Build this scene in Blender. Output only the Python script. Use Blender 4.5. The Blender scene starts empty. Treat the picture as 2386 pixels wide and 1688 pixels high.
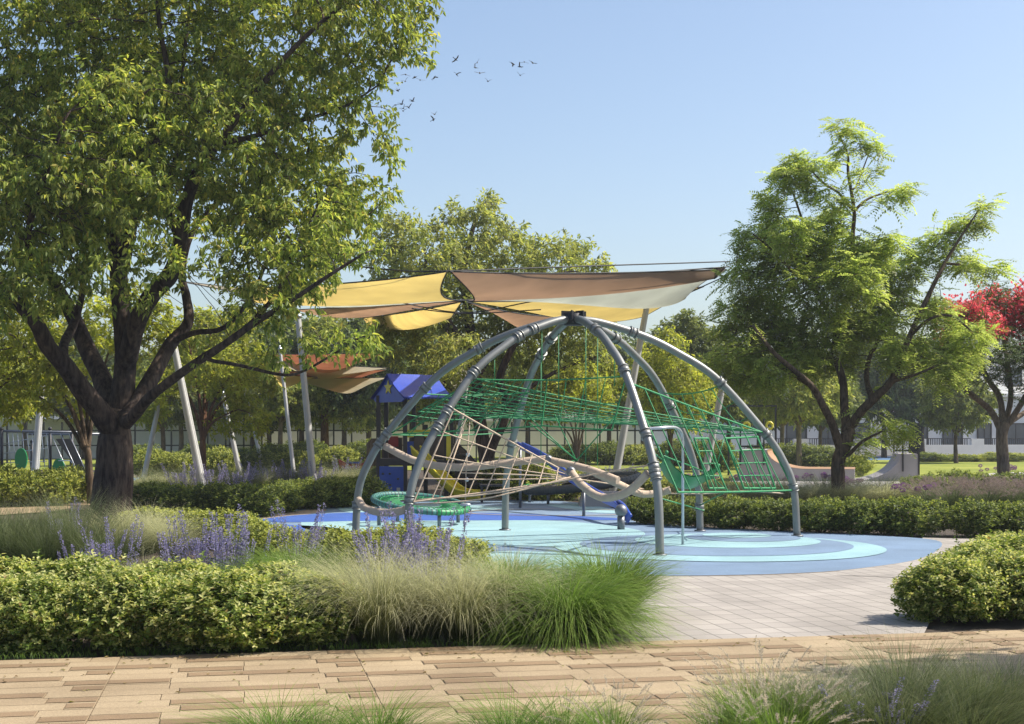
import bpy, math, random
import numpy as np
from mathutils import Vector, Matrix

# ---------------------------------------------------------------- scene, camera, light
sc = bpy.context.scene
COL = sc.collection
FPX, CX, YH, EYE = 3240.0, 1193.0, 1007.0, 1.7      # lens in picture widths, eye height in metres

cam_data = bpy.data.cameras.new("camera")
cam = bpy.data.objects.new("camera", cam_data)
COL.objects.link(cam)
cam.location = (0, 0, EYE)
cam.rotation_euler = (math.radians(90), 0, 0)
cam_data.sensor_width = 36
cam_data.lens = 36 * FPX / 2386
cam_data.shift_y = (YH - 844) / 2386
cam_data.clip_start = 0.1
cam_data.clip_end = 3000
sc.camera = cam

SUN_EL, SUN_AZ = math.radians(49), math.radians(84)   # azimuth clockwise from the view direction
sun_dir = Vector((math.sin(SUN_AZ) * math.cos(SUN_EL), math.cos(SUN_AZ) * math.cos(SUN_EL), math.sin(SUN_EL)))
world = bpy.data.worlds.new("World")
sc.world = world
world.use_nodes = True
wn = world.node_tree
bg = wn.nodes["Background"]
sky = wn.nodes.new("ShaderNodeTexSky")
sky.sky_type = 'NISHITA'
sky.sun_disc = False
sky.sun_elevation = SUN_EL
sky.sun_rotation = SUN_AZ
sky.altitude = 0
sky.air_density = 1.0
sky.dust_density = 2.2
sky.ozone_density = 1.3
wn.links.new(sky.outputs[0], bg.inputs[0])
bg.inputs[1].default_value = 0.122

sl = bpy.data.lights.new("sun", 'SUN')
sl.energy = 5.0
sl.angle = math.radians(0.55)
sl.color = (1.0, 0.93, 0.82)
sun = bpy.data.objects.new("sun", sl)
COL.objects.link(sun)
sun.location = (20, 30, 40)
sun.rotation_euler = sun_dir.to_track_quat('Z', 'Y').to_euler()

sc.view_settings.view_transform = 'Standard'
sc.view_settings.look = 'None'
sc.view_settings.exposure = 0.68
sc.view_settings.gamma = 1
sc.cycles.max_bounces = 10
sc.cycles.diffuse_bounces = 6
sc.cycles.glossy_bounces = 3
sc.cycles.transmission_bounces = 8
sc.cycles.caustics_reflective = False
sc.cycles.caustics_refractive = False
sc.cycles.use_denoising = True

# ---------------------------------------------------------------- helpers
def G(px, py, z=0.0):
    """ground point seen at a picture position"""
    d = FPX * (EYE - z) / (py - YH)
    return np.array([(px - CX) * d / FPX, d, z])

def P(px, py, d):
    return np.array([(px - CX) * d / FPX, d, EYE - (py - YH) * d / FPX])

def S(d):
    return d / FPX

def norm(v):
    v = np.asarray(v, float)
    return v / np.maximum(np.linalg.norm(v, axis=-1, keepdims=True), 1e-9)

class MB:
    def __init__(self):
        self.v, self.f, self.n, self.att = [], [], 0, []
    def add(self, V, F, mi=0, smooth=False, t=None):
        V = np.asarray(V, float).reshape(-1, 3)
        F = np.asarray(F, np.int64)
        self.v.append(V)
        self.f.append((F + self.n, mi, smooth))
        self.att.append(np.zeros(len(V)) if t is None else np.asarray(t, float).ravel())
        self.n += len(V)
        return self
    def box(self, c, s, rz=0.0, mi=0, rx=0.0, ry=0.0):
        x, y, z = np.array(s) / 2
        V = np.array([(-x,-y,-z),(x,-y,-z),(x,y,-z),(-x,y,-z),(-x,-y,z),(x,-y,z),(x,y,z),(-x,y,z)])
        if rz or rx or ry:
            M = np.array(Matrix.Rotation(rz, 3, 'Z') @ Matrix.Rotation(ry, 3, 'Y') @ Matrix.Rotation(rx, 3, 'X'))
            V = V @ M.T
        return self.add(V + np.array(c), [(0,3,2,1),(4,5,6,7),(0,1,5,4),(1,2,6,5),(2,3,7,6),(3,0,4,7)], mi)
    def tube(self, pts, r, sides=8, mi=0, caps=True, smooth=True, t=None):
        pts = np.asarray(pts, float)
        n = len(pts)
        r = np.broadcast_to(np.asarray(r, float), (n,))
        tan = np.empty_like(pts)
        tan[1:-1] = pts[2:] - pts[:-2]
        tan[0] = pts[1] - pts[0]
        tan[-1] = pts[-1] - pts[-2]
        tan = norm(tan)
        a = np.array([0, 0, 1.0]) if abs(tan[0][2]) < 0.9 else np.array([1.0, 0, 0])
        u = norm(np.cross(tan[0], a))
        ring = []
        ang = np.arange(sides) * 2 * math.pi / sides
        ca, sa = np.cos(ang), np.sin(ang)
        for i in range(n):
            u = norm(u - tan[i] * np.dot(u, tan[i]))
            w = np.cross(tan[i], u)
            ring.append(pts[i] + r[i] * (ca[:, None] * u + sa[:, None] * w))
        V = np.concatenate(ring)
        i = np.arange(n - 1)[:, None] * sides
        j = np.arange(sides)[None, :]
        k = (j + 1) % sides
        F = np.stack([i + j, i + k, i + sides + k, i + sides + j], -1).reshape(-1, 4)
        tt = None if t is None else np.repeat(np.asarray(t, float), sides)
        self.add(V, F, mi, smooth, tt)
        if caps:
            b = self.n - len(V)
            self.f.append((np.array([np.arange(sides)[::-1] + b]), mi, False))
            self.f.append((np.array([np.arange(sides) + b + (n - 1) * sides]), mi, False))
        return self
    def grid(self, X, mi=0, smooth=True, closed=False):
        X = np.asarray(X, float)
        a, b = X.shape[:2]
        i = np.arange(a - 1)[:, None] * b
        j = np.arange(b - 1)[None, :]
        F = np.stack([i + j, i + j + 1, i + b + j + 1, i + b + j], -1).reshape(-1, 4)
        return self.add(X.reshape(-1, 3), F, mi, smooth)
    def ngon(self, pts, mi=0):
        return self.add(pts, [list(range(len(pts)))], mi)
    def prism(self, pts, off, mi=0):
        """an outline pushed along a vector"""
        p = np.asarray(pts, float)
        n = len(p)
        self.add(np.concatenate([p, p + np.asarray(off, float)]),
                 [(i, (i + 1) % n, n + (i + 1) % n, n + i) for i in range(n)], mi)
        b = self.n - 2 * n
        self.f.append((np.array([np.arange(n)[::-1] + b]), mi, False))
        self.f.append((np.array([np.arange(n) + b + n]), mi, False))
        return self
    def ball(self, c, r, mi=0, seg=12, rings=8, sc_=(1, 1, 1)):
        th = np.linspace(0, math.pi, rings + 1)[1:-1]
        ph = np.arange(seg) * 2 * math.pi / seg
        V = [np.array([[0, 0, 1.0]])]
        for t_ in th:
            V.append(np.stack([np.sin(t_) * np.cos(ph), np.sin(t_) * np.sin(ph), np.full(seg, np.cos(t_))], 1))
        V.append(np.array([[0, 0, -1.0]]))
        V = np.concatenate(V) * r * np.array(sc_) + np.array(c)
        Q = []
        for i in range(len(th) - 1):
            for j in range(seg):
                Q.append((1 + i * seg + j, 1 + (i + 1) * seg + j, 1 + (i + 1) * seg + (j + 1) % seg, 1 + i * seg + (j + 1) % seg))
        self.add(V, Q, mi, True)
        b = self.n - len(V)
        T = [(b, b + 1 + j, b + 1 + (j + 1) % seg) for j in range(seg)]
        l = 1 + (len(th) - 1) * seg
        T += [(b + len(V) - 1, b + l + (j + 1) % seg, b + l + j) for j in range(seg)]
        self.f.append((np.array(T), mi, True))
        return self
    def mesh(self, name, mats, use_t=False):
        V = np.concatenate(self.v)
        me = bpy.data.meshes.new(name)
        me.vertices.add(len(V))
        me.vertices.foreach_set("co", V.astype(np.float32).ravel())
        idx = np.concatenate([f.ravel() for f, _, _ in self.f]).astype(np.int32)
        tot = np.concatenate([np.full(len(f), f.shape[1], np.int32) for f, _, _ in self.f])
        mi = np.concatenate([np.full(len(f), m, np.int32) for f, m, _ in self.f])
        sm = np.concatenate([np.full(len(f), s, bool) for f, _, s in self.f])
        me.loops.add(len(idx))
        me.loops.foreach_set("vertex_index", idx)
        me.polygons.add(len(tot))
        me.polygons.foreach_set("loop_start", np.concatenate([[0], np.cumsum(tot)[:-1]]).astype(np.int32))
        me.polygons.foreach_set("material_index", mi)
        me.polygons.foreach_set("use_smooth", sm)
        if use_t:
            a = me.attributes.new("t", 'FLOAT', 'POINT')
            a.data.foreach_set("value", np.concatenate(self.att).astype(np.float32))
        me.update(calc_edges=True)
        for m in (mats if isinstance(mats, (list, tuple)) else [mats]):
            me.materials.append(m)
        return me
    def build(self, name, mats, parent=None, use_t=False, loc=None):
        return put(name, self.mesh(name, mats, use_t), parent, loc)

def put(name, me, parent=None, loc=None, rz=0.0, scale=None):
    o = bpy.data.objects.new(name, me)
    COL.objects.link(o)
    if parent is not None:
        o.parent = parent
    if loc is not None:
        o.location = loc
    if rz:
        o.rotation_euler = (0, 0, rz)
    if scale is not None:
        o.scale = scale
    return o

def tag(o, label=None, cat=None, group=None, kind=None):
    if label: o["label"] = label
    if cat: o["category"] = cat
    if group: o["group"] = group
    if kind: o["kind"] = kind
    return o

def thing(name, label, cat, loc=(0, 0, 0), group=None, rz=0.0):
    o = bpy.data.objects.new(name, None)
    COL.objects.link(o)
    o.empty_display_size = 0.2
    o.location = loc
    o.rotation_euler = (0, 0, rz)
    return tag(o, label, cat, group)

def struct(o):
    o["kind"] = "structure"
    return o

def kids(o):
    return [c for c in COL.objects if c.parent is o]

def dup(root, loc, rz, scale, label, group=None, children=None):
    r = root.copy()
    COL.objects.link(r)
    r.location, r.rotation_euler, r.scale = loc, (0, 0, rz), scale
    r["label"] = label
    if group: r["group"] = group
    for ch in (children if children is not None else kids(root)):
        c = ch.copy()
        COL.objects.link(c)
        c.parent = r
    return r

def bez(pts, n=24):
    """smooth curve through the points (Catmull-Rom)"""
    p = np.asarray(pts, float)
    if len(p) == 2:
        return p[0] + (p[1] - p[0]) * np.linspace(0, 1, n)[:, None]
    q = np.concatenate([[2 * p[0] - p[1]], p, [2 * p[-1] - p[-2]]])
    out = []
    seg = len(p) - 1
    for t in np.linspace(0, seg, n):
        i = min(int(t), seg - 1)
        u = t - i
        a, b, c, d = q[i], q[i + 1], q[i + 2], q[i + 3]
        out.append(0.5 * (2 * b + (c - a) * u + (2 * a - 5 * b + 4 * c - d) * u * u + (3 * b - a - 3 * c + d) * u ** 3))
    return np.array(out)

def wob(p, seed, k=3.0):
    """cheap smooth noise in -1..1"""
    r = np.random.RandomState(seed)
    s = np.zeros(len(p))
    for a in range(5):
        w = r.normal(size=3) * k * (1 + 0.5 * a)
        s += np.sin(p @ w + r.uniform(0, 6.28)) / (1 + 0.5 * a)
    return s / 2.6

# ---------------------------------------------------------------- materials
def new_mat(name):
    m = bpy.data.materials.new(name)
    m.use_nodes = True
    nt = m.node_tree
    return m, nt, nt.nodes["Principled BSDF"]

def ramp_node(nt, cols, pos=None, interp='LINEAR'):
    r = nt.nodes.new("ShaderNodeValToRGB")
    r.color_ramp.interpolation = interp
    e = r.color_ramp.elements
    n = len(cols)
    while len(e) < n:
        e.new(0.5)
    for i, c in enumerate(cols):
        e[i].position = pos[i] if pos else i / max(1, n - 1)
        e[i].color = (*c, 1)
    return r

def mix_rgb(nt, a, b, fac, mode='MIX'):
    m = nt.nodes.new("ShaderNodeMix")
    m.data_type = 'RGBA'
    m.blend_type = mode
    for s, v in ((m.inputs[0], fac), (m.inputs[6], a), (m.inputs[7], b)):
        if hasattr(v, "links") or hasattr(v, "is_linked"):
            nt.links.new(v, s)
        elif isinstance(v, (int, float)):
            s.default_value = v
        else:
            s.default_value = (*v, 1)
    return m.outputs[2]

def plain(name, col, rough=0.6, metal=0.0, var=0.15, scale=6.0, bump=0.0, bscale=40.0, spec=0.5):
    m, nt, b = new_mat(name)
    tc = nt.nodes.new("ShaderNodeTexCoord")
    n = nt.nodes.new("ShaderNodeTexNoise")
    n.inputs["Scale"].default_value = scale
    n.inputs["Detail"].default_value = 6
    nt.links.new(tc.outputs["Object"], n.inputs["Vector"])
    lo = tuple(c * (1 - var) for c in col)
    hi = tuple(min(1, c * (1 + var)) for c in col)
    r = ramp_node(nt, [lo, hi], [0.3, 0.7])
    nt.links.new(n.outputs[0], r.inputs[0])
    nt.links.new(r.outputs[0], b.inputs["Base Color"])
    b.inputs["Roughness"].default_value = rough
    b.inputs["Metallic"].default_value = metal
    b.inputs["Specular IOR Level"].default_value = spec
    if bump:
        n2 = nt.nodes.new("ShaderNodeTexNoise")
        n2.inputs["Scale"].default_value = bscale
        n2.inputs["Detail"].default_value = 4
        nt.links.new(tc.outputs["Object"], n2.inputs["Vector"])
        bp = nt.nodes.new("ShaderNodeBump")
        bp.inputs["Strength"].default_value = bump
        bp.inputs["Distance"].default_value = 0.02
        nt.links.new(n2.outputs[0], bp.inputs["Height"])
        nt.links.new(bp.outputs[0], b.inputs["Normal"])
    return m

def leaf_mat(name, cols, pos=None, transl=0.35, rough=0.5, clump=0.35, cscale=1.4, spec=0.3, tcol=(1.4, 1.35, .8)):
    m, nt, b = new_mat(name)
    g = nt.nodes.new("ShaderNodeNewGeometry")
    r = ramp_node(nt, cols, pos)
    nt.links.new(g.outputs["Random Per Island"], r.inputs[0])
    tc = nt.nodes.new("ShaderNodeTexCoord")
    n = nt.nodes.new("ShaderNodeTexNoise")
    n.inputs["Scale"].default_value = cscale
    n.inputs["Detail"].default_value = 3
    nt.links.new(tc.outputs["Object"], n.inputs["Vector"])
    r2 = ramp_node(nt, [(1 - clump,) * 3, (1 + clump * 0.7, 1 + clump * 0.7, 1.0)], [0.35, 0.65])
    nt.links.new(n.outputs[0], r2.inputs[0])
    c = mix_rgb(nt, r.outputs[0], r2.outputs[0], 1.0, 'MULTIPLY')
    nt.links.new(c, b.inputs["Base Color"])
    b.inputs["Roughness"].default_value = rough
    b.inputs["Specular IOR Level"].default_value = spec
    tr = nt.nodes.new("ShaderNodeBsdfTranslucent")
    c2 = mix_rgb(nt, c, tcol, 1.0, 'MULTIPLY')
    nt.links.new(c2, tr.inputs[0])
    ms = nt.nodes.new("ShaderNodeMixShader")
    ms.inputs[0].default_value = transl
    nt.links.new(b.outputs[0], ms.inputs[1])
    nt.links.new(tr.outputs[0], ms.inputs[2])
    nt.links.new(ms.outputs[0], nt.nodes["Material Output"].inputs[0])
    return m

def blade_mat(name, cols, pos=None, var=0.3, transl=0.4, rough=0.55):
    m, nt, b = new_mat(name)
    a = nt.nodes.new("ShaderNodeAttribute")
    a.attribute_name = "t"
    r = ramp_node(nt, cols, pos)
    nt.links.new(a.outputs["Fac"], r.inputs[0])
    g = nt.nodes.new("ShaderNodeNewGeometry")
    r2 = ramp_node(nt, [(1 - var,) * 3, (1 + var, 1 + var, 1 + var * 0.5)])
    nt.links.new(g.outputs["Random Per Island"], r2.inputs[0])
    c = mix_rgb(nt, r.outputs[0], r2.outputs[0], 1.0, 'MULTIPLY')
    nt.links.new(c, b.inputs["Base Color"])
    b.inputs["Roughness"].default_value = rough
    b.inputs["Specular IOR Level"].default_value = 0.25
    tr = nt.nodes.new("ShaderNodeBsdfTranslucent")
    nt.links.new(c, tr.inputs[0])
    ms = nt.nodes.new("ShaderNodeMixShader")
    ms.inputs[0].default_value = transl
    nt.links.new(b.outputs[0], ms.inputs[1])
    nt.links.new(tr.outputs[0], ms.inputs[2])
    nt.links.new(ms.outputs[0], nt.nodes["Material Output"].inputs[0])
    return m

def bark_mat(name, c1, c2, scale=14.0):
    m, nt, b = new_mat(name)
    tc = nt.nodes.new("ShaderNodeTexCoord")
    mp = nt.nodes.new("ShaderNodeMapping")
    mp.inputs["Scale"].default_value = (1, 1, 0.22)
    nt.links.new(tc.outputs["Object"], mp.inputs[0])
    n = nt.nodes.new("ShaderNodeTexNoise")
    n.inputs["Scale"].default_value = scale
    n.inputs["Detail"].default_value = 9
    n.inputs["Roughness"].default_value = 0.65
    nt.links.new(mp.outputs[0], n.inputs["Vector"])
    n3 = nt.nodes.new("ShaderNodeTexNoise")
    n3.inputs["Scale"].default_value = 1.6
    n3.inputs["Detail"].default_value = 5
    nt.links.new(tc.outputs["Object"], n3.inputs["Vector"])
    r = ramp_node(nt, [c1, c2], [0.38, 0.62])
    nt.links.new(n.outputs[0], r.inputs[0])
    r3 = ramp_node(nt, [(0.7, 0.7, 0.72), (1.25, 1.15, 1.0)], [0.35, 0.68])
    nt.links.new(n3.outputs[0], r3.inputs[0])
    nt.links.new(mix_rgb(nt, r.outputs[0], r3.outputs[0], 1.0, 'MULTIPLY'), b.inputs["Base Color"])
    b.inputs["Roughness"].default_value = 0.9
    b.inputs["Specular IOR Level"].default_value = 0.15
    bp = nt.nodes.new("ShaderNodeBump")
    bp.inputs["Strength"].default_value = 0.8
    bp.inputs["Distance"].default_value = 0.03
    nt.links.new(n.outputs[0], bp.inputs["Height"])
    nt.links.new(bp.outputs[0], b.inputs["Normal"])
    return m

M = {}
M['leaf_big'] = leaf_mat("leaf_big", [(.115,.175,.04),(.215,.285,.07),(.36,.41,.115),(.49,.50,.16),(.50,.40,.11)], [0,.35,.72,.95,1], transl=.54, clump=.32)
M['leaf_mid'] = leaf_mat("leaf_mid", [(.17,.22,.07),(.29,.33,.115),(.43,.44,.17)], transl=.55, clump=.3)
M['leaf_yellow'] = leaf_mat("leaf_yellow", [(.20,.25,.05),(.30,.34,.065),(.42,.42,.10)], transl=.58)
M['leaf_pinnate'] = leaf_mat("leaf_pinnate", [(.25,.34,.08),(.38,.46,.115),(.50,.54,.18)], transl=.55, clump=.25, tcol=(1.3,1.3,1.0))
M['leaf_far'] = leaf_mat("leaf_far", [(.12,.155,.065),(.18,.22,.085),(.25,.28,.11)], transl=.5)
M['leaf_far_dark'] = leaf_mat("leaf_far_dark", [(.08,.115,.06),(.12,.16,.08),(.16,.20,.09)], transl=.45)
M['leaf_red_tree'] = leaf_mat("leaf_red_tree", [(0.048,0.088,0.0224),(0.08,0.136,0.032),(0.128,0.176,0.048)], transl=.3)
M['red_flower'] = leaf_mat("red_flower", [(.62,.06,.08),(.80,.12,.15),(.85,.20,.22)], transl=.45, clump=.12, tcol=(1.1,.95,.95))
M['white_flower'] = leaf_mat("white_flower", [(.45,.48,.34),(.62,.63,.5)], transl=.35, clump=.1, tcol=(1,1,.9))
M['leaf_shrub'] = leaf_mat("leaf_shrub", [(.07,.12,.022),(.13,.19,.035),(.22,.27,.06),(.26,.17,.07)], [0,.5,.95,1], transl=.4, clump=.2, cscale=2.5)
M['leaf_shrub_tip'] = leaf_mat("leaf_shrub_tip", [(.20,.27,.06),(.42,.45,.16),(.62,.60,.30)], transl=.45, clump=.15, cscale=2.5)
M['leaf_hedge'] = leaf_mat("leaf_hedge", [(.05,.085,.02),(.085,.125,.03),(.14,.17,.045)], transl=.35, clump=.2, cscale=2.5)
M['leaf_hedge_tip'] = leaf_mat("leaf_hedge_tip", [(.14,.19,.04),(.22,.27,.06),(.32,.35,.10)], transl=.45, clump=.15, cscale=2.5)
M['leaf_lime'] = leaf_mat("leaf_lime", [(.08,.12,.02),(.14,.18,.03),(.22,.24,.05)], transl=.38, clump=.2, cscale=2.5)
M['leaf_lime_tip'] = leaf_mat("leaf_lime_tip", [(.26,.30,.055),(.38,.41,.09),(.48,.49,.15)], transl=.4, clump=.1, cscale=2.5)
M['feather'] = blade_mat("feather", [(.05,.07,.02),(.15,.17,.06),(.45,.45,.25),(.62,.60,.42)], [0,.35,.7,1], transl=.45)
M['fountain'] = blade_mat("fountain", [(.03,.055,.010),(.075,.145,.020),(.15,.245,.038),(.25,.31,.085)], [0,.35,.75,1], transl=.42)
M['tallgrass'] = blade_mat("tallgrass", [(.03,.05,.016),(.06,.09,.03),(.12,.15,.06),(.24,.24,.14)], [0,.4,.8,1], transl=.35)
M['plume'] = blade_mat("plume", [(.44,.38,.31),(.68,.60,.52)], transl=.45)
M['plume_pink'] = blade_mat("plume_pink", [(.24,.18,.17),(.38,.31,.29)], transl=.4)
M['sage_stem'] = blade_mat("sage_stem", [(.07,.10,.04),(.13,.16,.10)], transl=.2)
M['sage_flower'] = leaf_mat("sage_flower", [(.26,.23,.24),(.20,.18,.33),(.29,.265,.47),(.42,.39,.58)], [0,.16,.5,1], transl=.4, clump=.1, tcol=(1,1,1.05))
M['allium'] = leaf_mat("allium", [(.20,.09,.24),(.30,.15,.33),(.38,.22,.40)], transl=.25, clump=.1, tcol=(1,1,1))
M['bark_big'] = bark_mat("bark_big", (.026,.019,.018), (.105,.082,.070))
M['bark'] = bark_mat("bark", (.05,.036,.026), (.15,.115,.085), 20)
M['bark_brown'] = bark_mat("bark_brown", (.07,.035,.022), (.20,.115,.075), 20)
M['bark_pale'] = bark_mat("bark_pale", (.13,.105,.08), (.27,.225,.18), 20)
M['twig'] = plain("twig", (.06,.045,.032), .9)

M['steel'] = plain("steel", (.21,.215,.205), .42, .55, .12, 3.0)
M['steel_dark'] = plain("steel_dark", (.17,.18,.20), .45, .6, .15, 8.0)
M['galv'] = plain("galv", (.55,.57,.60), .4, .8, .1, 8)
M['rope_green'] = plain("rope_green", (.02,.21,.07), .55, 0, .2, 30)
M['rope_beige'] = plain("rope_beige", (.44,.34,.25), .75, 0, .12, 20)
M['foam_beige'] = plain("foam_beige", (.46,.355,.265), .8, 0, .08, 9, bump=.15, bscale=90)
M['sling_green'] = plain("sling_green", (.015,.22,.06), .35, 0, .1, 5)
M['pad_green'] = plain("pad_green", (.02,.25,.08), .45, 0, .12, 5)
M['pad_teal'] = plain("pad_teal", (.035,.15,.135), .5, 0, .12, 5)
M['pad_dark'] = plain("pad_dark", (.05,.06,.065), .6, 0, .2, 5)
M['blue_plastic'] = plain("blue_plastic", (.03,.08,.42), .32, 0, .08, 4)
M['roof_blue'] = plain("roof_blue", (.02,.055,.36), .38, 0, .1, 4, spec=.4)
M['yellow_plastic'] = plain("yellow_plastic", (.58,.50,.03), .35, 0, .08, 4)
M['red_plastic'] = plain("red_plastic", (.33,.02,.025), .4, 0, .08, 4)
M['brown_panel'] = plain("brown_panel", (.085,.065,.055), .55, 0, .15, 5)
M['dark_post'] = plain("dark_post", (.03,.026,.032), .45, 0, .2, 5)
M['white_paint'] = plain("white_paint", (0.446,0.446,0.428), .4, 0, .05, 3)
M['wall_white'] = plain("wall_white", (.80,.79,.76), .8, 0, .06, 1.2)
M['wall_grey'] = plain("wall_grey", (.70,.69,.66), .8, 0, .08, .9)
M['concrete'] = plain("concrete", (0.31,0.291,0.291), .85, 0, .10, 1.6, bump=.12, bscale=30)
M['concrete_pale'] = plain("concrete_pale", (0.384,0.36,0.353), .85, 0, .08, 1.2)
M['ramp_orange'] = plain("ramp_orange", (.30,.17,.08), .55, 0, .10, 3)
M['dark_metal'] = plain("dark_metal", (.022,.022,.026), .5, .3, .2, 6)
M['window_glass'] = plain("window_glass", (.06,.08,.10), .12, 0, .2, 1, spec=.9)
M['cable'] = plain("cable", (.012,.012,.013), .6)
M['soil'] = plain("soil", (.050,.036,.025), .95, 0, .45, 3.0, bump=.6, bscale=25)
M['bird'] = plain("bird", (.05,.05,.055), .8)
M['tan_path'] = plain("tan_path", (0.31,0.223,0.136), .85, 0, .15, 1.3)
M['court_blue'] = plain("court_blue", (0.062,0.136,0.26), .8, 0, .06, 2)

def sail_mat(name, col):
    m, nt, b = new_mat(name)
    tc = nt.nodes.new("ShaderNodeTexCoord")
    n = nt.nodes.new("ShaderNodeTexNoise")
    n.inputs["Scale"].default_value = 1.1
    nt.links.new(tc.outputs["Object"], n.inputs["Vector"])
    r = ramp_node(nt, [tuple(c * .92 for c in col), tuple(min(1, c * 1.06) for c in col)], [.3, .7])
    nt.links.new(n.outputs[0], r.inputs[0])
    nt.links.new(r.outputs[0], b.inputs["Base Color"])
    b.inputs["Roughness"].default_value = .85
    b.inputs["Specular IOR Level"].default_value = .1
    tr = nt.nodes.new("ShaderNodeBsdfTranslucent")
    nt.links.new(r.outputs[0], tr.inputs[0])
    ms = nt.nodes.new("ShaderNodeMixShader")
    ms.inputs[0].default_value = .75
    nt.links.new(b.outputs[0], ms.inputs[1])
    nt.links.new(tr.outputs[0], ms.inputs[2])
    nt.links.new(ms.outputs[0], nt.nodes["Material Output"].inputs[0])
    return m
M['sail_yellow'] = sail_mat("sail_yellow", (.76,.66,.37))
M['sail_brown'] = sail_mat("sail_brown", (.56,.44,.34))
M['sail_rust'] = sail_mat("sail_rust", (.50,.30,.21))
M['sail_cream'] = sail_mat("sail_cream", (.62,.58,.49))
M['sail_grey'] = sail_mat("sail_grey", (.66,.67,.60))

# ---------------------------------------------------------------- the ground
def lawn_mat():
    m, nt, b = new_mat("lawn")
    tc = nt.nodes.new("ShaderNodeTexCoord")
    n = nt.nodes.new("ShaderNodeTexNoise"); n.inputs["Scale"].default_value = .22; n.inputs["Detail"].default_value = 9
    n2 = nt.nodes.new("ShaderNodeTexNoise"); n2.inputs["Scale"].default_value = 14; n2.inputs["Detail"].default_value = 5
    nt.links.new(tc.outputs["Object"], n.inputs["Vector"]); nt.links.new(tc.outputs["Object"], n2.inputs["Vector"])
    r = ramp_node(nt, [(.15,.19,.035),(.26,.28,.06)], [.35,.65]); nt.links.new(n.outputs[0], r.inputs[0])
    r2 = ramp_node(nt, [(.7,.72,.7),(1.25,1.2,1.1)], [.3,.7]); nt.links.new(n2.outputs[0], r2.inputs[0])
    nt.links.new(mix_rgb(nt, r.outputs[0], r2.outputs[0], 1.0, 'MULTIPLY'), b.inputs["Base Color"])
    b.inputs["Roughness"].default_value = .95
    b.inputs["Specular IOR Level"].default_value = .1
    bp = nt.nodes.new("ShaderNodeBump"); bp.inputs["Strength"].default_value = .5
    nt.links.new(n2.outputs[0], bp.inputs["Height"]); nt.links.new(bp.outputs[0], b.inputs["Normal"])
    return m
M['lawn'] = lawn_mat()

def paver_mat():
    m, nt, b = new_mat("pavers")
    tc = nt.nodes.new("ShaderNodeTexCoord")
    mp = nt.nodes.new("ShaderNodeMapping")
    mp.inputs["Rotation"].default_value = (0, 0, math.radians(-11))
    nt.links.new(tc.outputs["Object"], mp.inputs[0])
    br = nt.nodes.new("ShaderNodeTexBrick")
    br.offset = 0.0
    br.inputs["Scale"].default_value = 1.0
    br.inputs["Brick Width"].default_value = .215
    br.inputs["Row Height"].default_value = .30
    br.inputs["Mortar Size"].default_value = .0055
    br.inputs["Mortar Smooth"].default_value = .15
    br.inputs["Bias"].default_value = 0
    br.inputs["Color1"].default_value = (.285,.262,.238,1)
    br.inputs["Color2"].default_value = (.33,.303,.274,1)
    br.inputs["Mortar"].default_value = (.10,.09,.08,1)
    nt.links.new(mp.outputs[0], br.inputs["Vector"])
    n = nt.nodes.new("ShaderNodeTexNoise"); n.inputs["Scale"].default_value = 1.2; n.inputs["Detail"].default_value = 8
    nt.links.new(tc.outputs["Object"], n.inputs["Vector"])
    r = ramp_node(nt, [(.74,.73,.71),(1.06,1.05,1.03)], [.28,.62]); nt.links.new(n.outputs[0], r.inputs[0])
    nt.links.new(mix_rgb(nt, br.outputs["Color"], r.outputs[0], 1.0, 'MULTIPLY'), b.inputs["Base Color"])
    b.inputs["Roughness"].default_value = .8
    bp = nt.nodes.new("ShaderNodeBump"); bp.inputs["Strength"].default_value = .5; bp.inputs["Distance"].default_value = .01
    bp.invert = True
    nt.links.new(br.outputs["Fac"], bp.inputs["Height"]); nt.links.new(bp.outputs[0], b.inputs["Normal"])
    return m
M['pavers'] = paver_mat()

def plank_mat(name, c1, c2):
    m, nt, b = new_mat(name)
    tc = nt.nodes.new("ShaderNodeTexCoord")
    g = nt.nodes.new("ShaderNodeNewGeometry")
    r = ramp_node(nt, [c1, c2]); nt.links.new(g.outputs["Random Per Island"], r.inputs[0])
    n = nt.nodes.new("ShaderNodeTexNoise"); n.inputs["Scale"].default_value = 130; n.inputs["Detail"].default_value = 3
    nt.links.new(tc.outputs["Object"], n.inputs["Vector"])
    r2 = ramp_node(nt, [(.72,.70,.68),(1.22,1.22,1.22)], [.3,.7]); nt.links.new(n.outputs[0], r2.inputs[0])
    n4 = nt.nodes.new("ShaderNodeTexNoise"); n4.inputs["Scale"].default_value = .9; n4.inputs["Detail"].default_value = 8
    nt.links.new(tc.outputs["Object"], n4.inputs["Vector"])
    r4 = ramp_node(nt, [(.74,.72,.69),(1.06,1.06,1.06)], [.28,.62]); nt.links.new(n4.outputs[0], r4.inputs[0])
    c = mix_rgb(nt, r.outputs[0], r2.outputs[0], 1.0, 'MULTIPLY')
    nt.links.new(mix_rgb(nt, c, r4.outputs[0], 1.0, 'MULTIPLY'), b.inputs["Base Color"])
    b.inputs["Roughness"].default_value = .85
    bp = nt.nodes.new("ShaderNodeBump"); bp.inputs["Strength"].default_value = .25; bp.inputs["Distance"].default_value = .004
    nt.links.new(n.outputs[0], bp.inputs["Height"]); nt.links.new(bp.outputs[0], b.inputs["Normal"])
    return m
M['plank_light'] = plank_mat("plank_light", (.305,.232,.140), (.335,.26,.16))
M['plank_dark'] = plank_mat("plank_dark", (.205,.138,.074), (.23,.158,.088))
M['joint'] = plain("joint", (.17,.115,.062), .9)

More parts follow.
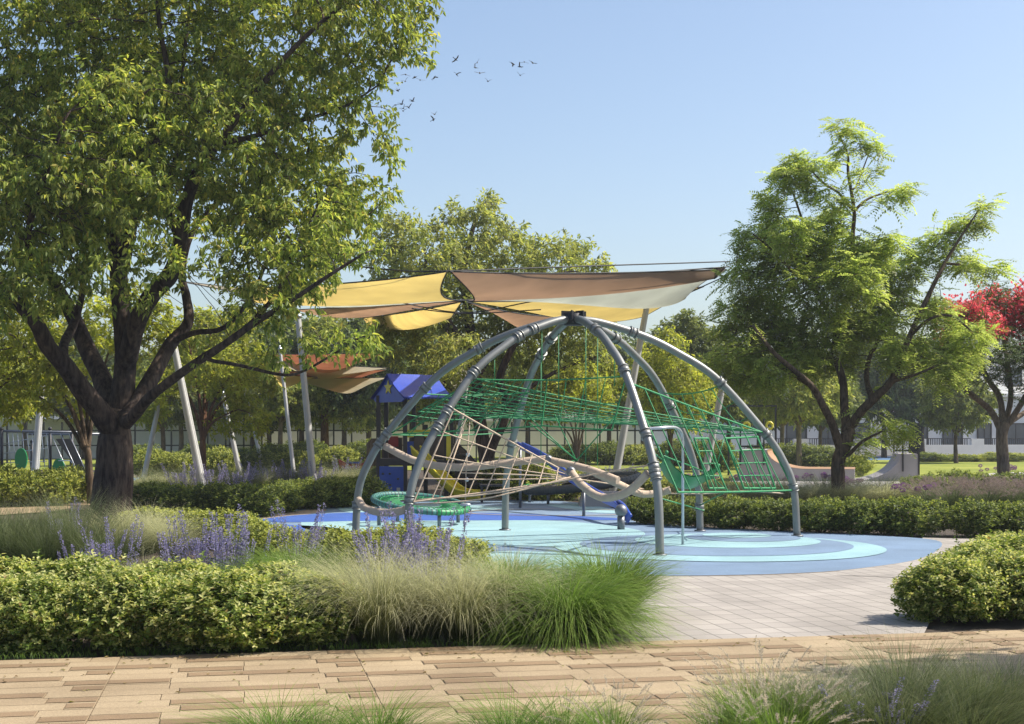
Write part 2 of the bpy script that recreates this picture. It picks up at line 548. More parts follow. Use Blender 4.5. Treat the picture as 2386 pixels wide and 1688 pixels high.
def rubber(name, col):
    m = plain(name, col, .8, 0, .08, 1.3, bump=.25, bscale=160, spec=.25)
    nt = m.node_tree; b = nt.nodes["Principled BSDF"]
    src = b.inputs["Base Color"].links[0].from_socket
    tc = nt.nodes["Texture Coordinate"]
    n = nt.nodes.new("ShaderNodeTexNoise"); n.inputs["Scale"].default_value = 95; n.inputs["Detail"].default_value = 2
    n2 = nt.nodes.new("ShaderNodeTexNoise"); n2.inputs["Scale"].default_value = .45; n2.inputs["Detail"].default_value = 9; n2.inputs["Roughness"].default_value = .7
    r = ramp_node(nt, [(.80,.80,.80),(1.16,1.16,1.16)], [.3,.7]); r2 = ramp_node(nt, [(.86,.85,.83),(1.05,1.05,1.05)], [.34,.6])
    for a_, r_ in ((n, r), (n2, r2)):
        nt.links.new(tc.outputs["Object"], a_.inputs["Vector"]); nt.links.new(a_.outputs[0], r_.inputs[0])
    c = mix_rgb(nt, mix_rgb(nt, src, r.outputs[0], 1.0, 'MULTIPLY'), r2.outputs[0], 1.0, 'MULTIPLY')
    nt.links.new(c, b.inputs["Base Color"])
    return m
M['rub_grey'] = rubber("rub_grey", (.155,.225,.325))
M['rub_aqua'] = rubber("rub_aqua", (.25,.40,.44))
M['rub_blue'] = rubber("rub_blue", (.045,.105,.36))
M['rub_sand'] = rubber("rub_sand", (0.31,0.26,0.211))

ax = math.radians(11)
U = np.array([math.cos(ax), math.sin(ax), 0.0])
Vv = np.array([-math.sin(ax), math.cos(ax), 0.0])
E0 = np.array([-3.10, 10.42, 0.0])              # a point on the far edge of the tan path

b = MB(); b.ngon([(-900, -60, -.02), (900, -60, -.02), (900, 1500, -.02), (-900, 1500, -.02)])
struct(b.build("ground", M['soil']))
# tan plank path, laid as planks with open joints
b = MB()
def uv(u, v, z=0.0):
    return E0 + U * u + Vv * v + np.array([0, 0, z])
b.ngon([uv(-15, -6.4, .004), uv(22, -6.4, .004), uv(22, 0, .004), uv(-15, 0, .004)], 2)
rs = np.random.RandomState(5)
row_h, panel_w = .20, 1.74
ROWS = [[(0, .24, 0), (.24, .50, 1), (.50, .88, 0), (.88, 1, 1)], [(0, .28, 0), (.28, .80, 1), (.80, 1, 0)], [(0, .22, 1), (.22, .52, 0), (.52, .82, 0), (.82, 1, 1)]]
for i in range(32):
    v1 = -i * row_h; v0 = v1 - row_h + .004
    for k in range(-9, 13):
        for f0, f1, dk in ROWS[i % 3]:
            if dk and rs.rand() < .06: dk = 0
            u0 = .17 + (k + f0) * panel_w + (.03 if i % 6 > 2 and 0 < f0 else 0); u1 = .17 + (k + f1) * panel_w - .005 + (.03 if i % 6 > 2 and f1 < 1 else 0)
            dz = rs.uniform(0, .0015)
            b.add([uv(u0, v0, .010 + dz), uv(u1, v0, .010 + dz), uv(u1, v1 - .0015, .010 + dz), uv(u0, v1 - .0015, .010 + dz)], [(0, 1, 2, 3)], 0)
            if dk:
                b.add([uv(u0 + .004, v0 + .03, .0135 + dz), uv(u1 - .004, v0 + .03, .0135 + dz), uv(u1 - .004, v1 - .03, .0135 + dz), uv(u0 + .004, v1 - .03, .0135 + dz)], [(0, 1, 2, 3)], 1)
struct(b.build("tan_path", [M['plank_light'], M['plank_dark'], M['joint']]))

# pale pavers between the path and the play surface, right of the bed
PL = G(1437, 1490)
b = MB()
b.ngon([uv(4.0, .02, 0.004), uv(6.7, .02, .004), uv(7.9, 2.0, .004), uv(8.6, 3.6, .004), uv(9.2, 6.4, .004), uv(10.0, 10.8, .004), uv(7.0, 12.2, .004), uv(3.0, 9.5, .004), uv(3.6, 4.0, .004)])
struct(b.build("paving", M['pavers']))
b = MB()
b.ngon([G(520, 1222, .004), G(760, 1205, .004), G(760, 1192, .004), G(640, 1190, .004), G(560, 1200, .004)])
b.ngon([G(2150, 1253, .008), G(2480, 1262, .008), G(2560, 1300, .008), G(2300, 1355, .008), G(1950, 1340, .008), G(1960, 1325, .008), G(2120, 1290, .008)])
struct(b.build("paving_strip", M['pavers']))

# blue rubber play surface with its pattern
def ell(cx, cy, rx, ry=None, n=72, z=0.0, rot=0.0):
    ry = ry or rx
    a = np.arange(n) * 2 * math.pi / n
    x, y = rx * np.cos(a), ry * np.sin(a)
    c, s = math.cos(rot), math.sin(rot)
    return np.stack([cx + x * c - y * s, cy + x * s + y * c, np.full(n, z)], 1)
b = MB()
outline = bez([G(x, y, .012) for x, y in [(560,1212),(640,1192),(760,1180),(900,1169),(1100,1165),(1300,1168),(1420,1182),(1475,1214),(1560,1222),(1700,1232),
    (1900,1242),(2060,1249),(2190,1262),(2150,1300),(2000,1325),(1850,1336),(1650,1341),(1500,1342),(1300,1345),(1100,1345),(800,1325),(640,1280),(560,1212)]], 140)[:-1]
outline[:, 2] = .012
b.ngon(outline, 0)
# rubber skirt so that the sheet has an edge
m_ = len(outline)
lo = outline.copy(); lo[:, 2] = -.01
b.add(np.concatenate([outline, lo]), [(i, i + m_, (i + 1) % m_ + m_, (i + 1) % m_) for i in range(m_)], 3)
z = .016
def patch(pts, mi, z, n=60):
    q = bez([G(x, y, z) for x, y in pts + [pts[0]]], n)[:-1]
    q[:, 2] = z
    b.ngon(q, mi)
patch([(700,1215),(850,1207),(1050,1207),(1250,1212),(1400,1222),(1500,1240),(1460,1262),(1300,1275),(1100,1268),(900,1250),(720,1235)], 1, .016)
patch([(780,1183),(900,1176),(1050,1176),(1180,1182),(1120,1190),(950,1195),(820,1195)], 1, .016)
patch([(1270,1177),(1360,1174),(1420,1186),(1440,1196),(1360,1192)], 1, .016)
patch([(600,1206),(660,1196),(740,1186),(760,1190),(700,1202),(640,1212)], 3, .016)
patch([(1010,1300),(1160,1285),(1330,1290),(1420,1310),(1330,1325),(1120,1325)], 1, .016)
patch([(640,1222),(760,1228),(820,1240),(760,1244),(680,1236)], 2, .016)
patch([(590,1213),(700,1200),(900,1193),(1100,1195),(1300,1201),(1480,1211),(1300,1212),(1100,1213),(850,1214),(680,1217)], 2, .018)
for k, (cx_, cy_, r_, mi_) in enumerate([(3.02, 20.42, 2.40, 1), (3.04, 20.82, 2.02, 0), (3.32, 21.5, 1.42, 1), (3.66, 22.05, .90, 0), (3.63, 22.45, .55, 1)]):
    b.ngon(ell(cx_, cy_, r_, z=.020 + .004 * k), mi_)
r1 = ell(*G(1290, 1196)[:2], 1.9, 1.25, z=.024)
r2 = ell(*G(1290, 1196)[:2], 1.78, 1.14, z=.024)
n_ = len(r1)
b.add(np.concatenate([r1, r2]), [(i, (i + 1) % n_, n_ + (i + 1) % n_, n_ + i) for i in range(n_)], 3)
struct(b.build("play_surface", [M['rub_grey'], M['rub_aqua'], M['rub_blue'], M['rub_sand']]))

# lawn, side paths and the pale slab by the ramps, far court
b = MB(); b.ngon([(4.5, 44.0, .004), (70, 44, .004), (80, 92, .004), (2, 96, .004)]); struct(b.build("lawn", M['lawn']))
b = MB(); b.ngon([(-60, 62, .004), (2, 62, .004), (2, 96, .004), (-60, 96, .004)]); struct(b.build("far_lawn", M['lawn']))
b = MB(); b.ngon([G(0, 1200, .004), G(330, 1180, .004), G(560, 1113, .004), G(430, 1106, .004), G(230, 1158, .004), G(0, 1172, .004)]); struct(b.build("side_path", M['tan_path']))
b = MB(); b.ngon([G(60, 1150, .008), G(260, 1150, .008), G(330, 1112, .008), G(60, 1104, .008)]); struct(b.build("far_court", M['court_blue']))
b = MB(); b.ngon([G(1700, 1122, .008), G(1940, 1142, .008), G(2170, 1146, .008), G(2190, 1118, .008), G(1720, 1112, .008)]); struct(b.build("ramp_slab", M['concrete_pale']))
b = MB(); b.ngon([G(2230, 1116, .008), G(2420, 1120, .008), G(2420, 1102, .008), G(2330, 1100, .008)]); struct(b.build("side_slab", M['concrete_pale']))
b = MB(); b.ngon([(9, 84, .008), (34, 84, .008), (34, 97, .008), (9, 97, .008)]); struct(b.build("blue_court", M['court_blue']))

# ---------------------------------------------------------------- fence, far walls and buildings
def rail_fence(name, label, x0, x1, y, step, h, rails, skip=()):
    t = thing(name, label, "fence", ((x0 + x1) / 2, y, 0), None, math.radians(3))
    c = (x0 + x1) / 2
    n = int((x1 - x0) / step)
    for i in range(n + 1):
        q = MB(); q.box((x0 + i * step - c, 0, h / 2), (.085, .085, h))
        q.build("post", M['dark_metal'], t)
    q = MB()
    for z_ in rails:
        q.box(((x1 + x0) / 2 - c, -.05, z_), (x1 - x0, .03, .07))
    q.build("rails", M['dark_metal'], t)
    return t
rail_fence("court_fence", "long dark post and rail court fence in front of the pale wall", -29.0, 9.0, 78.0, 1.0, 2.25, (.95, 1.78))
w = MB(); w.box((0, 0, 1.2), (62, .3, 2.4)); w.box((0, 0, 2.46), (62.2, .4, .12))
wo = w.build("boundary_wall", M['wall_grey'], loc=(-12, 92, 0)); wo.rotation_euler = (0, 0, ax)
tag(wo, "long plain grey wall behind the dark court fence", "wall", kind="thing")

def balustrade_wall():
    t = thing("garden_wall", "low white wall with dark vertical railings between piers before the white houses", "wall", (33, 102, 0), None, ax); t["kind"] = "thing"
    q = MB(); q.box((0, 0, .38), (62, .3, .76)); 
    x = -31.0
    while x < 31:
        q.box((x, 0, .98), (1.0, .304, .44)); x += 4.6
    q.build("masonry", M['wall_white'], t)
    x = -31.0
    while x < 30:
        r = MB(); k = x + .75
        while k < x + 3.9:
            r.box((k, 0, 1.0), (.05, .05, .48)); k += .17
        r.box((x + 2.3, 0, 1.22), (3.6, .05, .05))
        r.build("railing", M['dark_metal'], t)
        x += 4.6
    return t
balustrade_wall()

def house(label, x0, x1, y, h, floors, nwin, second=None):
    t = thing("white_house", label, "house", ((x0 + x1) / 2, y, 0), "white houses beyond the lawn", ax)
    w_ = x1 - x0
    q = MB(); q.box((0, 4, h / 2), (w_, 8, h)); q.box((0, 4, h + .12), (w_ + .5, 8.5, .24))
    if second:
        q.box((second[0], 5, h + .24 + second[2] / 2), (second[1], 6, second[2])); q.box((second[0], 5, h + .34 + second[2]), (second[1] + .5, 6.5, .2))
    q.build("wall", M['wall_white'], t)
    for fl in range(floors):
        for k in range(nwin):
            x = -w_ / 2 + (k + .5) * w_ / nwin
            zc = 1.45 + fl * 3.1
            if zc + 1 > h: continue
            ww = 1.7 if k % 2 else 1.2
            f = MB()
            for s_ in (-1, 1): f.box((x + s_ * ww / 2, -.06, zc), (.09, .12, 1.9))
            for s_ in (-1, 1): f.box((x, -.06, zc + s_ * .95), (ww + .09, .12, .09))
            f.box((x, -.05, zc), (.06, .08, 1.82))
            fo = f.build("window", M['dark_metal'], t)
            g = MB(); g.box((x, -.025, zc), (ww - .09, .05, 1.81)); g.build("pane", M['window_glass'], fo)
    if second:
        for k in (-1, 0, 1):
            x = second[0] + k * second[1] * .3
            zc = h + .24 + second[2] * .5
            f = MB()
            for s_ in (-1, 1): f.box((x + s_ * .7, 1.94, zc), (.09, .12, 1.5))
            for s_ in (-1, 1): f.box((x, 1.94, zc + s_ * .75), (1.49, .12, .09))
            fo = f.build("window", M['dark_metal'], t)
            g = MB(); g.box((x, 1.975, zc), (1.31, .05, 1.41)); g.build("pane", M['window_glass'], fo)
    return t
house("long low white house seen between the trunks right of the dome", 8.0, 30.0, 112, 3.4, 1, 8)
house("white two storey house with dark windows behind the red flowering tree", 32.0, 52.0, 116, 4.6, 1, 7, (1.0, 13, 3.0))
house("white house glimpsed over the climbing frame by the big trunk", -42.0, -27.0, 112, 5.6, 2, 5)

# ---------------------------------------------------------------- shade sails on leaning masts
def pole(label, top, base_px, d, r0, r1, zt=None, name="sail_mast"):
    """fluted tapering mast from the ground to a point seen at TOP, leaning in the plane facing us"""
    a = P(base_px[0], base_px[1], d)
    c = P(top[0], top[1], d)
    # extend down to the ground
    k = a[2] / (c[2] - a[2])
    base = a - (c - a) * k
    base[2] = 0
    t = thing(name, label, "mast", tuple(base), "white masts of the shade sails")
    v = c - base
    n = 14; sides = 20
    ax_ = norm(v)
    u = norm(np.cross(ax_, [0, 1, 0])); w_ = np.cross(ax_, u)
    ang = np.arange(sides) * 2 * math.pi / sides
    rad = np.where(np.arange(sides) % 4 == 0, .86, 1.0)
    rings = []
    for i in range(n + 1):
        s_ = i / n
        rr = r0 + (r1 - r0) * s_
        rings.append(v * s_ + rr * rad[:, None] * (np.cos(ang)[:, None] * u + np.sin(ang)[:, None] * w_))
    R = np.array(rings)
    q = MB(); q.grid(np.concatenate([R, R[:, :1]], 1), smooth=False)
    q.ngon(R[-1])
    q.build("shaft", M['white_paint'], t)
    q = MB(); q.tube([(0, 0, 0), (0, 0, .05)], r0 * 2.0, 16); q.build("base_plate", M['steel_dark'], t)
    q = MB(); q.tube([v * .985, v * 1.005], r1 * 1.3, 12); q.tube([v * 1.0, v * 1.0 + np.array([0, 0, .12])], .03, 8); q.build("cap", M['galv'], t)
    return t
pole("thick white mast leaning left just right of the big trunk", (402, 790), (478, 1165), 36.0, .115, .085)
pole("straight white mast standing behind the dark hedge in the gap left of the dome", (694, 735), (731, 1128), 40.0, .105, .085)
pole("thin white mast seen left of the tallest straight one, under the rust sails", (652, 812), (683, 1090), 58.0, .09, .07)
pole("short white mast at the foot of the sage row, leaning left", (520, 920), (560, 1110), 50.0, .10, .075)
pole("thin white mast leaning left above the low hedge before the fence", (570, 905), (611, 1085), 62.0, .09, .07)
pole("thin white mast leaning right beside the big trunk", (372, 930), (333, 1125), 44.0, .085, .07)
pole("pale mast leaning right among the climbing poles at the far left", (97, 900), (82, 1095), 40.0, .115, .085)
pole("white mast leaning right behind the dome's front right leg", (1516, 665), (1434, 1112), 37.0, .11, .075)
pole("pair mast leaning right under the white flowering tree", (1712, 760), (1645, 1092), 39.0, .11, .08)
pole("grey white mast seen through the green net left of the dark trunk", (1090, 880), (1064, 1050), 52.0, .10, .075)

def sail(label, mat, c, sag, pull=.16, grp="shade sails over the dome", name="shade_sail", n=20, gsag=.0):
    """tensioned cloth between corner points (3 or 4), edges pulled in, middle hanging"""
    c = [np.array(k, float) for k in c]
    if len(c) == 3:
        c = [c[0], c[1], c[2], c[2] + (c[0] - c[2]) * .004]
    a = np.linspace(-1, 1, n)
    Uu, W = np.meshgrid(a, a, indexing='ij')
    u2 = Uu * (1 - pull * (1 - W ** 2))
    w2 = W * (1 - pull * (1 - Uu ** 2))
    s_, t_ = (u2 + 1) / 2, (w2 + 1) / 2
    X = ((1 - s_) * (1 - t_))[..., None] * c[0] + (s_ * (1 - t_))[..., None] * c[1] + (s_ * t_)[..., None] * c[2] + ((1 - s_) * t_)[..., None] * c[3]
    X[..., 2] -= sag * (1 - Uu ** 2) * (1 - W ** 2) + gsag * ((1 - s_) * s_ * 4)
    q = MB(); q.grid(X, 0)
    Y = X.copy(); Y[..., 2] -= .006
    q.grid(Y[::-1], 0)
    o = q.build(name, M[mat])
    tag(o, label, "shade sail", grp)
    e = MB()
    edge = np.concatenate([X[:, 0], X[-1, 1:], X[-2::-1, -1], X[0, -2::-1]])
    e.tube(edge, .016, 5, caps=False)
    e.build("hem", M['cable'], o)
    return o
def pl(px, py, z):
    """point at height z seen at a picture position"""
    return P(px, py, (EYE - z) * FPX / (py - YH))
N1, N1b, N0, N2 = pl(1049, 633, 4.85), pl(1042, 633, 4.85), pl(1086, 699, 4.85), pl(1082, 729, 4.85)
N1 = P(1049, 633, 27.5); N1b = P(1042, 633, 27.5)
sail("brown triangular sail above the dome, widest at the top knot and narrowing to the right", 'sail_brown', [N1, P(1086, 700, 33), P(1692, 622, 34), P(1692, 628, 34.3)], .16, .10, gsag=.24)
sail("large ochre sail left of the top knot, running into the big tree", 'sail_yellow', [P(1084, 700, 33), N1b, P(560, 672, 30), P(560, 700, 33)], .14, .13, gsag=.16)
sail("pale grey sail above the dome's right shoulder, reaching the flowering tree", 'sail_grey', [P(1090, 702, 33.2), P(1692, 630, 34.5), P(1598, 687, 38)], .30, .08, gsag=.15)
sail("ochre sail hanging lowest over the dome's right shoulder", 'sail_yellow', [P(1094, 703, 34), P(1640, 668, 37.5), P(1500, 738, 41), P(1345, 750, 42)], .12, .05, gsag=.10)
sail("rust brown sail right behind the dome's crown", 'sail_brown', [P(1087, 704, 34), P(1345, 737, 45), P(1210, 754, 50)], .2, .08, gsag=.12)
sail("ochre sail hanging low left of the lower knot", 'sail_yellow', [P(1077, 703, 34), P(1060, 731, 46), P(845, 741, 50)], .30, .10, gsag=.22)
sail("dark brown sail left of the knot, tucked under the big ochre one", 'sail_brown', [P(1080, 701, 34), P(845, 737, 50), P(690, 722, 46)], .2, .08, gsag=.05)
sail("narrow grey sail between the ochre and the brown ones at the left", 'sail_grey', [P(1082, 700, 34), P(760, 716, 45), P(660, 700, 43)], .1, .08, gsag=.04)
sail("pale sail tip showing between branches beside the big trunk", 'sail_cream', [P(415, 655, 33), P(585, 690, 34), P(560, 672, 36)], .06, .08)
# the second group, further back
g2 = "striped shade sails in the distance"
for i, (mt, a_, b_, c_, lab) in enumerate([
    ('sail_rust', (612, 826, 58), (905, 822, 58), (760, 872, 66), "distant rust sail at the top of the striped group"),
    ('sail_cream', (630, 842, 60), (905, 858, 62), (740, 885, 67), "distant cream sail under the rust one"),
    ('sail_rust', (640, 866, 62), (900, 862, 63), (790, 897, 68), "distant rust band low in the striped group"),
    ('sail_cream', (650, 882, 63), (905, 880, 64), (820, 912, 69), "distant cream sail at the bottom right of the striped group"),
    ('sail_yellow', (630, 870, 61), (740, 880, 63), (650, 893, 66), "small distant ochre sail at the left of the striped group"),
    ('sail_cream', (1008, 902, 60), (1110, 838, 58), (1098, 898, 64), "distant cream sail seen under the dome's left arch")]):
    sail(lab, mt, [P(*a_), P(*b_), P(*c_)], .35, .05, g2)
def cable(label, pts, r=.016, n=18):
    q = MB(); q.tube(bez(pts, n), r, 5); return tag(q.build("steel_cable", M['cable']), label, "cable", "black cables of the shade sails")
cable("long black cable over the top knot of the sails", [P(560, 590, 31), P(900, 628, 29), P(1045, 632, 27.5), P(1300, 623, 30), P(1700, 610, 34)])
cable("black cable from the knot to the tip of the brown sail", [P(1450, 640, 32), P(1700, 622, 34)])
cable("black cable at the end of the pale grey sail", [P(1597, 686, 38), P(1700, 640, 36)])
cable("upper black cable crossing under the sails", [P(909, 701, 34), P(1082, 729, 37), P(1245, 702, 34)])
cable("lower black cable crossing under the sails", [P(960, 719, 35), P(1090, 731, 37.2), P(1260, 722, 35)])
cable("black cable between the branches left of the sails", [P(408, 625, 33), P(520, 633, 33), P(640, 640, 33)], .012)

# ---------------------------------------------------------------- the climbing dome
dome_c = np.array([.95, 21.4, 0])
DH = 3.43
LEG = {'A': (2.02, 18.99), 'B': (4.61, 22.48), 'C': (3.20, 23.64), 'D': (-.12, 23.84), 'E': (-1.50, 19.9), 'F': (-2.48, 22.0)}
prof_r = [1, .985, .94, .85, .63, .45, .30, .11, 0]
prof_z = [0, .22, .35, .49, .74, .86, .933, .99, 1.0]
def on_arch(k, z):
    """point of arch K at height z, in the world"""
    b_ = np.array([*LEG[k], 0.0])
    zz_ = z / DH
    r = np.interp(zz_, prof_z, prof_r)
    p = dome_c + (b_ - dome_c) * r
    p[2] = z
    return p
dome = thing("climbing_dome", "grey steel climbing dome of curved tubes with green and beige rope nets", "climbing dome", tuple(dome_c))
def L(p):
    return np.asarray(p) - dome_c
collars = {'A': [2.55, 1.68, 1.12, 1.22, 3.22], 'B': [2.50, 1.66, .78, 3.25], 'C': [2.2, .42, 3.2], 'D': [1.5, 2.95, 3.2], 'E': [2.55, 2.05, 1.72, .72, 3.12, 3.25], 'F': [2.35, 1.66, 1.5, .5, 3.0]}
for k in LEG:
    zs = np.concatenate([np.linspace(0, .9, 30), .9 + .1 * np.sin(np.linspace(0, math.pi / 2, 16))[1:]])
    pts = []
    b_ = np.array([*LEG[k], 0.0])
    from_prof = bez(np.stack([prof_r, prof_z], 1), 60)
    for r_, z_ in from_prof:
        p = dome_c + (b_ - dome_c) * r_
        p[2] = z_ * DH
        pts.append(p)
    pts = L(np.array(pts))
    q = MB(); q.tube(pts, .060, 16)
    a = q.build("arch_tube", M['steel'], dome)
    for cz in collars[k]:
        i = int(np.argmin(abs(pts[:, 2] - cz)))
        i = min(max(i, 1), len(pts) - 2)
        tv = norm(pts[i + 1] - pts[i - 1])
        q = MB()
        q.tube([pts[i] - tv * .045, pts[i] + tv * .045], .078, 16)
        q.tube([pts[i] - tv * .062, pts[i] - tv * .045], .086, 16)
        q.tube([pts[i] + tv * .045, pts[i] + tv * .062], .086, 16)
        q.build("collar", M['steel'], a)
    q = MB(); q.tube([pts[0] + [0, 0, .012], pts[0] + [0, 0, .035]], .10, 16); q.build("foot_plate", M['steel_dark'], a)
q = MB()
q.tube([(0, 0, DH - .09), (0, 0, DH + .09)], .15, 16)
for k in range(6):
    an = k * math.pi / 3 + .3
    q.box((.12 * math.cos(an), .12 * math.sin(an), DH + .06), (.16, .02, .14), rz=an)
q.build("hub", M['dark_metal'], dome)

def net(name, c, nu, nv, r, mat, sag=0.0, parent=dome, su=0.0, skew=0):
    """rope net on four corners: nu lines along, nv across"""
    c = [np.asarray(k, float) for k in c]
    def pt(s_, t_):
        p = (1 - s_) * (1 - t_) * c[0] + s_ * (1 - t_) * c[1] + s_ * t_ * c[2] + (1 - s_) * t_ * c[3]
        p = p.copy(); p[2] -= sag * 4 * s_ * (1 - s_) * (.35 + .65 * 4 * t_ * (1 - t_)); return L(p)
    q = MB()
    for i in range(nv + 1):
        t_ = i / nv
        rr = r * (1.5 if i in (0, nv) else 1)
        q.tube([pt(s_, t_) for s_ in np.linspace(0, 1, 14)], rr, 5, caps=False)
    for j in range(nu + 1):
        s_ = j / nu
        rr = r * (1.5 if j in (0, nu) else 1)
        q.tube([pt(s_, t_) for t_ in np.linspace(0, 1, 10)], rr, 5, caps=False)
    for i in range(nv + 1):
        for j in range(nu + 1):
            q.ball(pt(j / nu, i / nv), r * 1.9, seg=5, rings=3)
    return q.build(name, M[mat], parent)
E25, A25 = on_arch('E', 2.50), on_arch('A', 2.50)
F23, D22, C22, B17 = on_arch('F', 2.35), on_arch('D', 2.3), on_arch('C', 2.15), on_arch('B', 1.68)
A17 = on_arch('A', 1.68)
# sloping upper deck, high at the left and low at the right
deckFL, deckBL = E25 + [.1, .15, -.02], F23 + [.2, 0, -.02]
net("green_net", [deckFL, B17 + [-.1, -.25, .02], on_arch('C', 1.80) + [-.1, -.1, 0], on_arch('F', 2.02) + [.2, 0, 0]], 16, 10, .0075, 'rope_green', .06)
net("green_net", [P(1275, 886, 20.7), A25 + [0, .1, 0], A25 + [-.2, .1, -.77], P(1262, 992, 20.7)], 4, 2, .0072, 'rope_green', .02)
net("green_net", [on_arch('F', 1.66) + [.05, 0, 0], P(1262, 993, 20.8), P(1275, 886, 20.7), deckFL], 9, 4, .0078, 'rope_green', .02)
net("green_net", [on_arch('F', 2.3), on_arch('D', 2.35), on_arch('D', 1.7), on_arch('F', 1.66)], 6, 2, .0072, 'rope_green', .1)
net("green_net", [on_arch('C', 2.35), on_arch('B', 2.45), on_arch('B', 1.70), on_arch('C', 1.8)], 6, 3, .0072, 'rope_green', .22)
# right hand curtain between the front right and the far right arches
net("green_net", [A25 + [.05, .05, -.1], B17, on_arch('B', .76), on_arch('A', .85) + [.35, .6, 0]], 10, 1, .010, 'rope_green', .03)
net("green_net", [P(1690, 1022, 21.3), P(1765, 1018, 22.2), P(1806, 1138, 22.3), P(1733, 1138, 21.4)], 3, 4, .011, 'rope_green', 0)
net("green_net", [P(1618, 1022, 20.6), P(1650, 1022, 20.8), P(1690, 1138, 21), P(1652, 1138, 20.8)], 2, 4, .010, 'rope_green', 0)
def ropes(name, segs, r, mat, parent=dome, sides=6):
    q = MB()
    for s_ in segs:
        s_ = [L(np.asarray(k)) for k in s_]
        q.tube(bez(s_, 12) if len(s_) > 2 else s_, r, sides)
    return q.build(name, M[mat], parent)
hang = []
for k, z_, py in [('D', 2.95, 1075), ('D', 3.3, 985), ('A', 3.35, 1085), ('A', 3.2, 1085), ('E', 2.85, 905), ('C', 3.2, 900), ('E', 3.3, 905)]:
    p_ = on_arch(k, z_) + [0, 0, -.04]
    hang.append([p_, np.array([p_[0], p_[1], EYE - (py - YH) * p_[1] / FPX])])
ropes("hanging_ropes", hang, .007, 'rope_green')
V0 = P(1343, 1074, 21.2)
ropes("bracing_ropes", [[P(1222, 962, 21.4), V0], [P(1232, 985, 21.0), V0 + [.02, 0, 0]], [P(1292, 966, 21.8), V0], [V0, P(1440, 962, 20.8)], [V0, P(1270, 1085, 21)],
    [P(1545, 1062, 19.6), P(1640, 1100, 22), P(1690, 1140, 22)], [on_arch('A', .8), P(1640, 1190, 23.2)], [P(1700, 1142, 21.5), on_arch('C', .45)]], .010, 'rope_green')
# beige climbing net
net("beige_net", [on_arch('E', 2.03) + [.06, -.02, 0], P(1330, 1107, 20.9), P(1335, 1117, 20.4), on_arch('E', .70) + [.06, -.05, 0]], 9, 4, .0095, 'rope_beige', .02)
ropes("guy_ropes", [[on_arch('E', .72), P(1150, 1150, 20), P(1400, 1103, 20.2), on_arch('A', 1.25)], [on_arch('E', .66), P(1130, 1162, 20), P(1330, 1112, 20.4)],
    [P(1075, 1102, 20.5), P(1300, 1112, 21), P(1500, 1140, 21.8)], [P(1540, 1150, 21.8), P(1640, 1151, 21.9), P(1725, 1145, 22.1), P(1825, 1150, 22.4)], [P(1080, 1000, 20.6), P(1020, 1172, 20.1)]], .012, 'rope_beige')
def foam(pts, r=.058):
    q = MB(); pp = bez([L(k) for k in pts], 40)
    q.tube(pp, r, 14)
    o = q.build("foam_tube", M['foam_beige'], dome)
    for i in (5, 12, 20, 28, 34):
        c_ = MB(); tv = norm(pp[i + 1] - pp[i - 1]); c_.tube([pp[i] - tv * .008, pp[i] + tv * .008], r * 1.04, 14)
        c_.build("tie_band", M['rope_beige'], o)
foam([P(898, 1041, 21.9), P(960, 1072, 21.5), P(1020, 1086, 21.2), P(1090, 1089, 21), P(1190, 1078, 21), P(1275, 1070, 21)])
foam([P(1280, 1073, 21), P(1370, 1094, 20.7), P(1440, 1120, 20.4)])
foam([P(1330, 1098, 20.6), P(1350, 1125, 20.3), P(1385, 1153, 19.9), P(1420, 1160, 19.7), P(1465, 1145, 19.4), P(1510, 1103, 19.2)])
foam([P(1375, 1096, 21.0), P(1440, 1128, 21.4), P(1490, 1150, 21.7), P(1530, 1150, 21.8), P(1562, 1142, 21.8)])
foam([P(836, 1166, 21.9), P(850, 1184, 21.3), P(890, 1195, 20.6), P(930, 1192, 20.1), P(958, 1184, 19.95)])
for c_ in (P(1277, 1071, 21), P(1330, 1099, 20.6)):
    q = MB(); q.ball(L(c_), .075, seg=10, rings=6); q.tube([L(c_) + [0, -.09, 0], L(c_) + [0, .09, 0]], .045, 10)
    q.build("rope_joint", M['steel_dark'], dome)
# rope with climbing balls
top_ = P(1094, 985, 20.6); x_ = L(top_)
rope = MB(); rope.tube([x_, L(P(1086, 1100, 20.6)), L(P(1082, 1240, 20.6))], .009, 6)
ro = rope.build("ball_rope", M['rope_beige'], dome)
for y_ in (1060, 1118, 1217):
    q = MB(); q.ball(L(P(1094 - (y_ - 985) * .047, y_, 20.6)), .032, seg=10, rings=7); q.build("climbing_ball", M['galv'], ro)
q = MB(); q.ball(L(P(1085, 1176, 20.6)), .085, seg=14, rings=7, sc_=(1, 1, .3)); q.build("foot_disc", M['galv'], ro)
# fireman's pole on the front right leg
fp = [on_arch('A', 1.74), P(1556, 996, 19.5), P(1577, 998, 20.2), P(1588, 1010, 20.55), P(1591, 1030, 20.6), P(1591, 1274, 20.63)]
q = MB(); q.tube(np.concatenate([bez([L(k) for k in fp[:5]], 30), [L(fp[5])]]), .021, 10)
q.build("slide_pole", M['galv'], dome)
